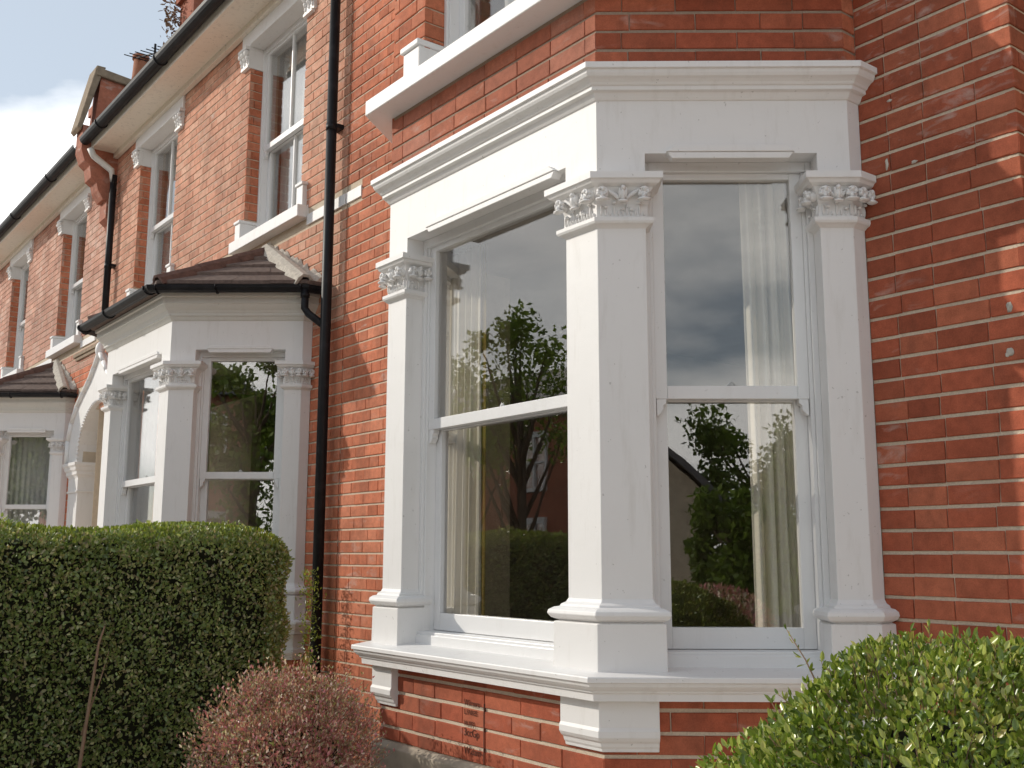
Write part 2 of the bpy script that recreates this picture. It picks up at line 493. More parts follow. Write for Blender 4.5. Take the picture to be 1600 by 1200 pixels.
class BrickSet:
    """collects bricks of one house: (frame, u0, u1, z0, z1, depth, mat, parent)"""
    def __init__(s): s.b = []
    def courses(s, F, u0, u1, z0, z1, parent, mat='brick', holes=(), perps=None, off=0.0, gap=0.010, pg=0.0035, depth=0.032, bond='flemish', phase=PH):
        k0 = math.floor((z0-phase)/COURSE); k1 = math.ceil((z1-phase)/COURSE)
        for k in range(k0, k1):
            za = phase+k*COURSE+gap*0.5; zb = phase+(k+1)*COURSE-gap*0.5
            za = max(za, z0); zb = min(zb, z1)
            if zb-za < 0.012: continue
            # free intervals
            iv = [(u0, u1)]
            for h in holes:
                if h[3] > za+0.02 and h[2] < zb-0.02:
                    ni = []
                    for a, b in iv:
                        if h[1] <= a or h[0] >= b: ni.append((a, b)); continue
                        if h[0] > a: ni.append((a, h[0]))
                        if h[1] < b: ni.append((h[1], b))
                    iv = ni
            rr = random.Random(k*77+int(u0*10))
            cuts = []
            if perps is not None:
                cuts = [q+rr.uniform(-.008, .008) for q in perps(k)]
            elif bond == 'flemish':
                u = u0-(0.16 if k % 2 else 0.0)-0.02; t = 0
                while u < u1:
                    cuts.append(u); u += (0.225 if t % 2 == 0 else 0.1125); t += 1
            else:
                u = u0-(0.1125 if k % 2 else 0.0)
                while u < u1: cuts.append(u); u += 0.225
            for a, b in iv:
                e = [a]+[c for c in cuts if a+0.035 < c < b-0.035]+[b]
                for q in range(len(e)-1):
                    ua = e[q]+(pg/2 if q else 0); ub = e[q+1]-(pg/2 if q < len(e)-2 else 0)
                    s.b.append((F, ua, ub, za, zb, off+rr.uniform(-.0012, .0014), depth, mat, parent))
    def finish(s, limit, stuffparent, stuffname='brick'):
        sc = []
        for i, (F, ua, ub, za, zb, off, dp, mat, par) in enumerate(s.b):
            q = [proj(F(u, off, z)) for u, z in ((ua, za), (ub, za), (ub, zb), (ua, zb))]
            c = F((ua+ub)/2, off, (za+zb)/2)
            facing = np.dot(np.array([F.n[0], F.n[1]]), CAM[:2]-np.array(c[:2])) > 0
            if any(p is None for p in q) or not facing: a = 0
            else:
                xs = [p[0] for p in q]; ys = [p[1] for p in q]
                if max(xs) < 0 or min(xs) > 1600 or max(ys) < 0 or min(ys) > 1200: a = 0
                else:
                    a = abs(sum(xs[m]*ys[(m+1) % 4]-xs[(m+1) % 4]*ys[m] for m in range(4)))/2
            sc.append((a, i))
        sc.sort(reverse=True)
        pick = set(i for a, i in sc[:limit] if a > 35)
        rest = {}
        for i, (F, ua, ub, za, zb, off, dp, mat, par) in enumerate(s.b):
            o0 = off-dp
            if i in pick:
                me = brick_data(random.randrange(8), mat)
                org = Vector(F(ua, o0, za))
                ob = bpy.data.objects.new('brick', me); COL.objects.link(ob)
                ob.parent = par
                U = Vector((F.u[0], F.u[1], 0))*(ub-ua); N = Vector((F.n[0], F.n[1], 0))*dp; Zv = Vector((0, 0, zb-za))
                lo = org-WORLD[par]
                ob.matrix_local = Matrix(((U.x, N.x, Zv.x, lo.x), (U.y, N.y, Zv.y, lo.y), (U.z, N.z, Zv.z, lo.z), (0, 0, 0, 1)))
                WORLD[ob] = org
            else:
                mb = rest.setdefault((id(par), mat), [par, mat, MB()])[2]
                v, f = BV[random.randrange(8)]
                mb.add([F(ua+u*(ub-ua), o0+o*dp, za+z*(zb-za)) for u, o, z in v], f)
        for par, mat, mb in rest.values():
            mb.build(stuffname, mat, par, kind='stuff')

# ------------------------------------------------------------------ windows
def sash_window(F, u0, u1, z0, z1, zm, dep, parent, glass='glass', bar=False, horn=True, lower_glass_bottom=0.09, name='sash_window', simple=False):
    """parent gets frame, upper_sash (> ...) ; everything one level below parent"""
    fr = MB(); t = 0.022
    for a, b in ((u0, u0+t), (u1-t, u1)): fr.fbox(F, a, b, -dep-.10, -dep+.012, z0, z1)
    for a, b in ((u0+t, u0+t+.014), (u1-t-.014, u1-t)): fr.fbox(F, a, b, -dep-.10, -dep+.0, z0, z1-.038)
    fr.fbox(F, u0+t, u1-t, -dep-.10, -dep+.012, z1-.038, z1)
    fr.fbox(F, u0+t, u1-t, -dep-.12, -dep+.035, z0-.004, z0+.014)
    f = fr.build('window_frame', 'wood', parent, bevel=.0025)
    a, b = u0+t+.014, u1-t-.014
    st = 0.042
    us = MB(); o0, o1 = -dep-.045, -dep-.008
    us.fbox(F, a, a+st, o0, o1, zm-.038, z1-.038); us.fbox(F, b-st, b, o0, o1, zm-.038, z1-.038)
    us.fbox(F, a+st, b-st, o0, o1+.002, zm-.038, zm+.010); us.fbox(F, a+st, b-st, o0, o1, z1-.062, z1-.038)
    if bar: us.fbox(F, (a+b)/2-.009, (a+b)/2+.009, o0+.008, o1-.003, zm+.010, z1-.062)
    if horn:
        for q, sg in ((a+.003, 1), (b-.003, -1)):
            pts = [(q, zm-.038), (q+sg*(st-.006), zm-.038), (q+sg*(st-.008), zm-.055), (q+sg*(st-.018), zm-.062), (q+sg*(st-.018), zm-.078), (q+sg*(st-.028), zm-.09), (q+sg*.006, zm-.098), (q, zm-.098)]
            us.fpoly(F, pts, o0+.002, o1-.002)
    us.build('upper_sash', 'wood', parent, bevel=.0022)
    ls = MB(); p0, p1 = -dep-.088, -dep-.05
    ls.fbox(F, a, a+st+.004, p0, p1, z0+.016, zm+.004); ls.fbox(F, b-st-.004, b, p0, p1, z0+.016, zm+.004)
    ls.fbox(F, a+st+.004, b-st-.004, p0, p1, z0+.016, z0+lower_glass_bottom); ls.fbox(F, a+st+.004, b-st-.004, p0, p1-.001, zm-.042, zm+.004)
    if bar: ls.fbox(F, (a+b)/2-.009, (a+b)/2+.009, p0+.008, p1-.003, z0+lower_glass_bottom, zm-.042)
    ls.build('lower_sash', 'wood', parent, bevel=.0022)
    g = MB(); g.fbox(F, a+st-.006, b-st+.006, o0+.014, o0+.018, zm+.004, z1-.056); g.build('pane', glass, parent)
    g = MB(); g.fbox(F, a+st-.004, b-st+.004, p0+.014, p0+.018, z0+lower_glass_bottom-.006, zm-.036); g.build('pane', glass, parent)
    if not simple:
        c = MB(); m = (a+b)/2
        c.blob(F(m, -dep-.03, zm+.016), ((.012*F.u[0], .012*F.u[1], 0), (.012*F.n[0], .012*F.n[1], 0), (0, 0, .007)))
        c.tube([F(m-.014, -dep-.03, zm+.012), F(m, -dep-.026, zm+.026), F(m+.016, -dep-.03, zm+.014)], .0035, 6)
        c.build('sash_catch', 'brass', parent)

def curtain(F, u0, u1, off, z0, z1, label, mat='curtain', folds=5, amp=.03, flare=0.0, band=None, group=None):
    n, m = 70, 14; vs = []; fs = []
    ph = random.uniform(0, 6)
    for j in range(m+1):
        t = j/m; z = z1+(z0-z1)*t
        for i in range(n+1):
            s_ = i/n
            w = (u1-u0)*(1+flare*t)
            u = u0+s_*w+.004*math.sin(9*s_+3*t+ph)
            a = amp*(0.55+0.45*t)
            q = math.sin(2*math.pi*folds*s_+ph+.25*math.sin(3*t+5*s_))
            o = off+a*q*(0.75+.25*math.sin(13*s_+ph))+.25*a*math.sin(2*math.pi*folds*2.3*s_+1.7*ph)
            vs.append(F(u, o, z))
    W_ = n+1
    for j in range(m):
        for i in range(n): fs.append((j*W_+i, j*W_+i+1, (j+1)*W_+i+1, (j+1)*W_+i))
    mb = MB(); mb.add(vs, fs, True)
    # heading tape gives the cloth a top edge and a thickness
    o = mb.build('curtain', mat, None, fixn=False)
    sol = o.modifiers.new('cloth', 'SOLIDIFY'); sol.thickness = .002
    tag(o, label, 'curtain', group)
    return o

# ------------------------------------------------------------------ capitals and piers
def capital(path, faces, parent, dz, rich=True):
    """path: pier outline; faces: list of (Frame,u0,u1) decorated sides"""
    mb = MB()
    z = lambda a: a+dz
    mb.sweep(path, [(-.02, z(1.505)), (.0, z(1.510)), (.012, z(1.520)), (.022, z(1.524)), (.026, z(1.532)), (.026, z(1.545)), (.008, z(1.549)), (.004, z(1.553)), (.004, z(1.60)), (.012, z(1.635)), (.026, z(1.66)), (-.02, z(1.66))])
    mb.sweep(path, [(-.02, z(1.6602)), (.030, z(1.6602)), (.044, z(1.668)), (.050, z(1.678)), (.058, z(1.682)), (.058, z(1.707)), (.012, z(1.711)), (-.02, z(1.711))])
    o = mb.build('capital', 'white', parent, bevel=.0015)
    d = MB()
    for F, a, b in faces:
        L = b-a
        U = np.array([F.u[0], F.u[1], 0]); N = np.array([F.n[0], F.n[1], 0]); Z = np.array([0, 0, 1.0])
        if not rich and L < .05: continue
        us = [a+.012, (a+b)/2, b-.012] if L > .1 else [(a+b)/2]
        for i, u in enumerate(us):
            c = F(u, .030, z(1.632 if (i != 1) else 1.634))
            if i == 1 and len(us) == 3:
                d.blob(c, (U*.017, N*.020, Z*.024), 10, 7, .06)
                d.blob(F(u, .036, z(1.606)), (U*.020, N*.013, Z*.006), 10, 5, .05)
                d.blob(F(u, .030, z(1.655)), (U*.010, N*.016, Z*.010), 8, 5)
                for sg in (-1, 1):
                    d.blob(F(u+sg*.012, .034, z(1.638)), (U*.006, N*.016, Z*.02), 8, 6)
            else:
                d.blob(c, (U*.024, N*.026, Z*.022), 12, 8, .07)
                d.blob(F(u, .048, z(1.634)), (U*.012, N*.012, Z*.012), 8, 6, .05)
                d.blob(F(u, .040, z(1.609)), (U*.022, N*.018, Z*.006), 10, 5, .06)
                # curl
                pts = [F(u+.019*math.cos(t), .044, z(1.632)+.017*math.sin(t)) for t in np.linspace(-1.5, 3.6, 12)]
                d.tube(pts, .0045, 6)
        if len(us) == 3:
            for q in range(2):
                ua, ub = us[q], us[q+1]
                pts = [F(ua+(ub-ua)*t, .018+.014*math.sin(math.pi*t), z(1.648)-.036*math.sin(math.pi*t)**1.5 if q < 0 else z(1.650-.030*t**.8 if q == 0 else 1.620+.030*t**1.2)) for t in np.linspace(0.1, .9, 9)]
                d.tube(pts, .0055, 6)
                d.blob(F((ua+ub)/2, .018, z(1.622)), (U*.012, N*.010, Z*.020), 8, 6, .08)
        # acanthus flutes
        nf = max(2, int(L/.016))
        for q in range(nf):
            u = a+L*(q+.5)/nf
            h = .022+.010*math.sin(q*2.2+1)
            d.blob(F(u, .009, z(1.556)+h), (U*.0055, N*.009, Z*h), 6, 6, .05)
            if q % 2: d.blob(F(u, .018, z(1.558)+2*h), (U*.009, N*.010, Z*.007), 8, 5, .1)
    d.build('capital_carving', 'white', o)
    return o

def capital3(path, faces, house, parent, dz):
    # keeps the tree at three levels: carving is built as a piece of the bay, not of the capital
    mb = MB()

def build_bay(house, xo, dz, detail=2, plinth=True, cream=False, upper=False):
    A, B, L, S, T = bay_frames(xo)
    path = bay_path(xo); z = lambda a: a+dz
    wmat = 'white'
    # body: frieze wall over the openings (structural shell of the bay)
    mb = MB()
    mb.sweep(path, [(0, z(1.795)), (0, z(2.06)), (-.14, z(2.06)), (-.14, z(1.795))])
    for F, a, b in ((A, -.176, 0), (A, -Wd, -Wd+.160), (B, 0, .176), (B, .804, Bl), (L, 0, .176), (L, .804, Bl), (S, 0, P-BY), (T, 0, P-BY)):
        q = [F(a, 0, 0), F(b, 0, 0), F(b, -.10, 0), F(a, -.10, 0)]
        mb.add([F(a, 0, z(1.70)), F(b, 0, z(1.70)), F(b, 0, z(1.795)), F(a, 0, z(1.795))], [(0, 1, 2, 3)])
        for u in (a, b):
            mb.add([F(u, 0, z(1.70)), F(u, -.13, z(1.70)), F(u, -.13, z(1.795)), F(u, 0, z(1.795))], [(0, 1, 2, 3)])
    bay = mb.build('bay_window', wmat, house)
    def piece(m, name, mat, bevel=0.0, label=None): return m.build(name, mat, bay, label, bevel)
    # cornice
    m = MB()
    if not upper:
        m.sweep(path, [(-.01, z(1.995)), (.006, z(2.000)), (.014, z(2.010)), (.022, z(2.026)), (.034, z(2.030)), (.034, z(2.046)), (.040, z(2.052)), (.046, z(2.066)), (.060, z(2.078)), (.072, z(2.092)), (.078, z(2.104)), (.086, z(2.106)), (.086, z(2.150)), (.10, z(2.155)), (.10, z(2.178)), (-.01, z(2.180))])
    else:
        m.sweep(path, [(-.01, z(1.995)), (.006, z(2.000)), (.012, z(2.008)), (.020, z(2.024)), (.036, z(2.027)), (.036, z(2.041)), (.043, z(2.044)), (.048, z(2.052)), (.058, z(2.060)), (.070, z(2.066)), (.076, z(2.076)), (.078, z(2.088)), (.088, z(2.090)), (.088, z(2.113)), (.0, z(2.120)), (-.01, z(2.120))])
    piece(m, 'cornice', 'white' if upper else 'grey', .0012)
    # head mouldings over the openings
    for F, a, b in ((A, -1.135, -.225), (B, .252, .722), (L, .252, .722)):
        m = MB(); zb = z(1.766); ch = .034
        m.fpoly(F, [(a, z(1.797)), (b, z(1.797)), (b-ch, z(1.823)), (a+ch, z(1.823))], -.004, .016)
        m.fpoly(F, [(a+.004, z(1.7965)), (a+.022, z(1.772)), (b-.022, z(1.772)), (b-.004, z(1.7965))], -.03, .012)
        piece(m, 'head_moulding', 'white', .003)
    # piers
    def Bp(F, u, o): q = F(u, o, 0); return (q[0], q[1])
    e = .176; d = .13
    piers = [
        ([(xo-e, d), (xo-e, 0), (xo, 0), Bp(B, e, 0), Bp(B, e, -d)], [(A, -e, -.006), (B, .006, e)]),
        ([Bp(B, .804, -d), Bp(B, .804, 0), Bp(B, Bl, 0), (xo+BX, P)], [(B, .806, Bl), (S, 0, P-BY)]),
        ([Bp(L, e, -d), Bp(L, e, 0), (xo-Wd, 0), (xo-Wd+.160, 0), (xo-Wd+.160, d)], [(A, -Wd, -Wd+.158), (L, .02, e)]),
        ([(xo-Wd-BX, P), Bp(L, Bl, 0), Bp(L, .804, 0), Bp(L, .804, -d)], []),
    ]
    for pi_, (pth, faces) in enumerate(piers):
        m = MB()
        c = np.mean(np.array(pth), axis=0)
        m.prism(pth[::-1], z(-.045), z(1.69))
        m.sweep(pth, [(-.006, z(-.046)), (.040, z(-.046)), (.038, z(.112)), (.022, z(.117)), (.030, z(.120)), (.046, z(.127)), (.055, z(.140)), (.052, z(.153)), (.038, z(.162)), (.022, z(.165)), (.020, z(.173)), (.007, z(.180)), (.0, z(.194)), (-.006, z(.196))])
        piece(m, 'pilaster', 'white', .0025)
        m = MB()
        m.sweep(pth, [(-.006, z(1.505)), (.0, z(1.510)), (.012, z(1.520)), (.022, z(1.524)), (.026, z(1.532)), (.026, z(1.545)), (.008, z(1.549)), (.004, z(1.553)), (.004, z(1.60)), (.012, z(1.635)), (.026, z(1.66)), (-.006, z(1.66))])
        m.sweep(pth, [(-.006, z(1.6602)), (.030, z(1.6602)), (.044, z(1.668)), (.050, z(1.678)), (.058, z(1.682)), (.058, z(1.706)), (.012, z(1.711)), (-.006, z(1.711))])
        # reveal face decoration for left pier
        fc = list(faces)
        if pi_ == 2: fc.append((Frame((xo-Wd+.160, 0), (0, 1), (1, 0)), .0, .10))
        if pi_ == 1: fc.append((Frame(Bp(B, .804, 0), (-CB[1]*-1, CB[0]*-1) if False else (B.n*-1), -B.u), .0, .09))
        for F, a, b in fc:
            Lw = b-a
            U = np.array([F.u[0], F.u[1], 0]); N = np.array([F.n[0], F.n[1], 0]); Z = np.array([0, 0, 1.0])
            us = [a+.010, (a+b)/2, b-.010] if Lw > .095 else ([a+.01, b-.012] if Lw > .05 else [])
            for i, u in enumerate(us):
                if i == 1 and len(us) == 3:
                    m.blob(F(u, .024, z(1.630)), (U*.012, N*.024, Z*.028), 10, 7, .12)
                    m.blob(F(u, .040, z(1.650)), (U*.010, N*.012, Z*.010), 8, 6, .12)
                    m.blob(F(u, .034, z(1.603)), (U*.021, N*.012, Z*.0055), 10, 5, .05)
                    for sg in (-1, 1): m.blob(F(u+sg*.011, .030, z(1.634)), (U*.0055, N*.014, Z*.021), 8, 6)
                else:
                    m.blob(F(u, .022, z(1.630)), (U*.018, N*.026, Z*.020), 10, 7, .1)
                    for t in range(6):
                        a_ = t*1.047+.4; m.blob(F(u+.0135*math.cos(a_), .040+.004*math.sin(t*2.1), z(1.632)+.0125*math.sin(a_)), (U*(.0085+.003*math.cos(a_)**2), N*.011, Z*(.0085+.002*math.sin(a_)**2)), 7, 5, .12)
                    m.blob(F(u, .044, z(1.606)), (U*.026, N*.019, Z*.007), 10, 5, .08)
                    pts = [F(u+.016*math.cos(t), .046, z(1.636)+.014*math.sin(t)) for t in np.linspace(-1.2, 3.9, 12)]
                    m.tube(pts, .004, 6)
            if len(us) == 3:
                for q in range(2):
                    ua, ub = us[q], us[q+1]
                    if q == 1: ua, ub = ub, ua
                    pts = [F(ua+(ub-ua)*t, .016+.010*math.sin(math.pi*t), z(1.654-.050*t**1.3)) for t in np.linspace(.18, .86, 9)]
                    m.tube(pts, .0075, 6)
            nf = max(2, int(Lw/.015))
            for q in range(nf):
                u = a+Lw*(q+.5)/nf; h = .014+.008*math.sin(q*2.2+1)
                m.blob(F(u, .006, z(1.556)+h), (U*.0048, N*.007, Z*h), 6, 6, .05)
                if q % 2: m.blob(F(u, .012, z(1.560)+2*h), (U*.008, N*.008, Z*.006), 8, 5, .1)
        piece(m, 'capital', 'white')
    # sill with moulded edge
    m = MB()
    m.sweep(path, [(-.20, z(-.030)), (.0, z(-.040)), (.118, z(-.052)), (.120, z(-.056)), (.120, z(-.070)), (.112, z(-.073)), (.108, z(-.084)), (.098, z(-.094)), (.088, z(-.100)), (.086, z(-.106)), (.078, z(-.110)), (.076, z(-.134)), (.03, z(-.138)), (-.20, z(-.138))])
    piece(m, 'sill', 'white', .0015)
    # corbels under the piers
    def corbel(pth):
        m = MB()
        m.sweep(pth, [(-.03, z(-.1385)), (.034, z(-.1385)), (.034, z(-.225)), (.040, z(-.236)), (.040, z(-.256)), (.032, z(-.268)), (.022, z(-.276)), (.018, z(-.288)), (.012, z(-.296)), (.010, z(-.306)), (-.03, z(-.306))])
        piece(m, 'corbel', 'white', .002)
    corbel([(xo-.185, .0), (xo, 0), Bp(B, .185, 0)])
    corbel([Bp(B, .80, 0), Bp(B, Bl, 0), (xo+BX, P)])
    corbel([Bp(L, .17, 0), (xo-Wd, 0), (xo-Wd+.15, 0)])
    # windows
    wins = [(A, -Wd+.160, -e, 'a'), (B, e, .804, 'b'), (L, e, .804, 'l')]
    for F, a, b, tg in wins:
        m = MB()
        m.fbox(F, a, b, -.20, -.055, z(-.045), z(.002))      # timber sub-sill
        piece(m, 'window_board', 'wood', .002)
        sash_window(F, a, b, z(.0), z(1.795), z(.940), .10, bay, 'glass' if detail == 2 else 'glass_wavy', simple=(detail < 1))
    return bay

def add_glaze():
    pass

# =================================================================== HOUSES
def house_shell(house, x0, x1, holes, party=True):
    """masonry body behind the bricks: walls, floors and rooms"""
    wl = MB()
    holes = [(h[0]-.008, h[1]+.008, h[2], h[3]+.004) for h in holes]
    # facade wall pieces around holes, in the frame WALL, set 7 mm behind the brick faces
    xs = sorted(set([x0, x1]+[h[0] for h in holes]+[h[1] for h in holes]))
    for a, b in zip(xs[:-1], xs[1:]):
        zs = [(-1.3, 4.745)]
        for h in holes:
            if h[0] <= a+1e-6 and h[1] >= b-1e-6:
                nz = []
                for p, q in zs:
                    if h[3] <= p or h[2] >= q: nz.append((p, q)); continue
                    if h[2] > p: nz.append((p, h[2]))
                    if h[3] < q: nz.append((h[3], q))
                zs = nz
        for p, q in zs: wl.fbox(WALL, a, b, -.26, -.006, p, q)
    w = wl.build('wall', 'mortar', house)
    return w

def rooms(house, x0, x1):
    m = MB(); y0 = P+.262; y1 = 5.2
    m.box(x0, x1, y1, y1+.2, -1.3, 4.9)                # rear wall
    m.box(x0, x0+.1, y0, y1, -1.3, 4.9); m.box(x1-.1, x1, y0, y1, -1.3, 4.9)
    m.box(x0+.1, x1-.1, y0, y1, 2.0, 2.1); m.box(x0+.1, x1-.1, y0, y1, 4.76, 4.86)
    m.build('room_walls', 'room', house)
    m = MB(); m.box(x0+.1, x1-.1, y0, y1, -.85, -.75); m.box(x0+.1, x1-.1, y0, y1, 2.102, 2.12)
    m.build('floor_boards', 'room_floor', house)

def bay_inside(house, xo, z0, z1, zf):
    # floor and ceiling inside the bay, back to the room
    pth = bay_path(xo)
    inner = offset(pth, -.142)
    inner[0] = (inner[0][0], P+.27); inner[-1] = (inner[-1][0], P+.27)
    m = MB(); m.prism(inner[::-1], z1, z1+.03); m.build('bay_ceiling', 'room', house)
    m = MB(); m.prism(inner[::-1], zf-.03, zf); m.build('bay_floor', 'room_floor', house)

def bay_base(bay_parent, bs, xo, dz, mat='brick'):
    """brick walling beneath the sill"""
    pth = bay_path(xo)
    m = MB(); m.sweep(pth, [(-.006, -1.3), (-.006, dz-.135), (-.13, dz-.135), (-.13, -1.3)])
    w = m.build('bay_base_wall', 'mortar', bay_parent)
    return w

def first_floor_window(house, u0, u1, zs, zt, glass='glass_wavy', bar=True, dzz=0):
    """sash in a brick reveal with painted sill, stools, lintel and scroll brackets"""
    F = WALL
    fr = MB(); fr.fbox(F, u0, u1, -.30, -.265, zs, zs+.001)
    m = MB(); m.fbox(F, u0-.09, u1+.13, -.15, .085, zs-.09, zs)
    m.fpoly(F, [(u0-.09, zs+.0), (u1+.13, zs+.0), (u1+.13, zs+.012), (u0-.09, zs+.012)], -.15, -.0)
    m.build('window_sill', 'white', house, bevel=.004)
    for a, b in ((u0-.10, u0+.003), (u1-.003, u1+.10)):
        m = MB(); m.fbox(F, a, b, -.12, .035, zs+.013, zs+.165); m.fbox(F, a-.008, b+.008, -.12, .046, zs+.165, zs+.19)
        m.build('sill_block', 'white', house, bevel=.005)
    m = MB(); m.fbox(F, u0-.155, u1+.155, -.14, .020, zt, 4.7445)
    m.fbox(F, u0+.05, u1-.05, -.02, .034, zt-.006, zt+.026)
    m.build('lintel', 'white', house, bevel=.003)
    for a, b, sg in ((u0-.155, u0+.003, -1), (u1-.003, u1+.155, 1)):
        m = MB()
        m.fpoly(F, [(a, zt-.001), (b, zt-.001), (b, zt-.175), (a+.04 if sg < 0 else a, zt-.175), (a, zt-.16) if sg < 0 else (a, zt-.16)], -.118, .022)
        ia, ib = (a-.012, b+.003) if sg < 0 else (a-.003, b+.012)
        m.fbox(F, ia, ib, -.09, .050, zt-.03, zt-.002)
        m.fbox(F, a+.02 if sg < 0 else a-.004, b+.004 if sg < 0 else b-.02, -.116, .032, zt-.190, zt-.168)
        U = np.array([1, 0, 0.]); N = np.array([0, -1, 0.]); Z = np.array([0, 0, 1.])
        for q in (a+.02, (a+b)/2, b-.02):
            m.blob(F(q, .036, zt-.058), (U*.026, N*.026, Z*.026), 10, 6, .1)
            m.blob(F(q, .028, zt-.10), (U*.016, N*.018, Z*.022), 8, 6, .1)
            m.blob(F(q, .022, zt-.135), (U*.012, N*.014, Z*.02), 8, 6, .1)
        m.build('bracket', 'white', house)
    sash_window(F, u0+.0, u1-.0, zs+.004, zt, (zs+zt)/2-.02+dzz, .12, house, glass, bar=bar, simple=True)

def eaves(house, x0, x1, ymin=0.52):
    m = MB()
    m.box(x0, x1, .515, P-.002, 4.745, 4.765)
    m.box(x0, x1, P-.055, P-.0065, 4.69, 4.7449)
    m.build('soffit', 'soffit', house, bevel=.002)
    m = MB(); m.box(x0, x1, .495, .5148, 4.730, 4.84); m.build('fascia', 'soffit', house)
    # half-round gutter
    prof = []
    c = (.430, 4.838); r = .062
    for t in np.linspace(math.pi, 2*math.pi, 9): prof.append((c[0]+r*math.cos(t), c[1]+r*1.15*math.sin(t)))
    for t in np.linspace(2*math.pi, math.pi, 9): prof.append((c[0]+(r-.006)*math.cos(t), c[1]+(r-.006)*1.15*math.sin(t)+.001))
    n = len(prof)
    m = MB(); m.add([(x0, a, b) for a, b in prof]+[(x1, a, b) for a, b in prof], [tuple(range(n)), tuple(range(n, 2*n))[::-1]]+[(i, (i+1) % n, n+(i+1) % n, n+i) for i in range(n)])
    x = x0+.6
    while x < x1:
        m.tube([(x, c[0]+1.04*r*math.cos(t), c[1]+1.2*r*math.sin(t)) for t in np.linspace(math.pi, 2*math.pi, 9)], .010, 6); x += 1.8
    m.build('gutter', 'black', house)
    # roof slope above
    m = MB(); m.add([(x0, .45, 4.90), (x1, .45, 4.90), (x1, 5.2, 8.4), (x0, 5.2, 8.4), (x0, .45, 4.86), (x1, .45, 4.86), (x1, 5.2, 8.36), (x0, 5.2, 8.36)],
                    [(0, 1, 2, 3), (7, 6, 5, 4), (0, 4, 5, 1), (3, 2, 6, 7), (0, 3, 7, 4), (1, 5, 6, 2)])
    m.build('roof', 'slate', house)

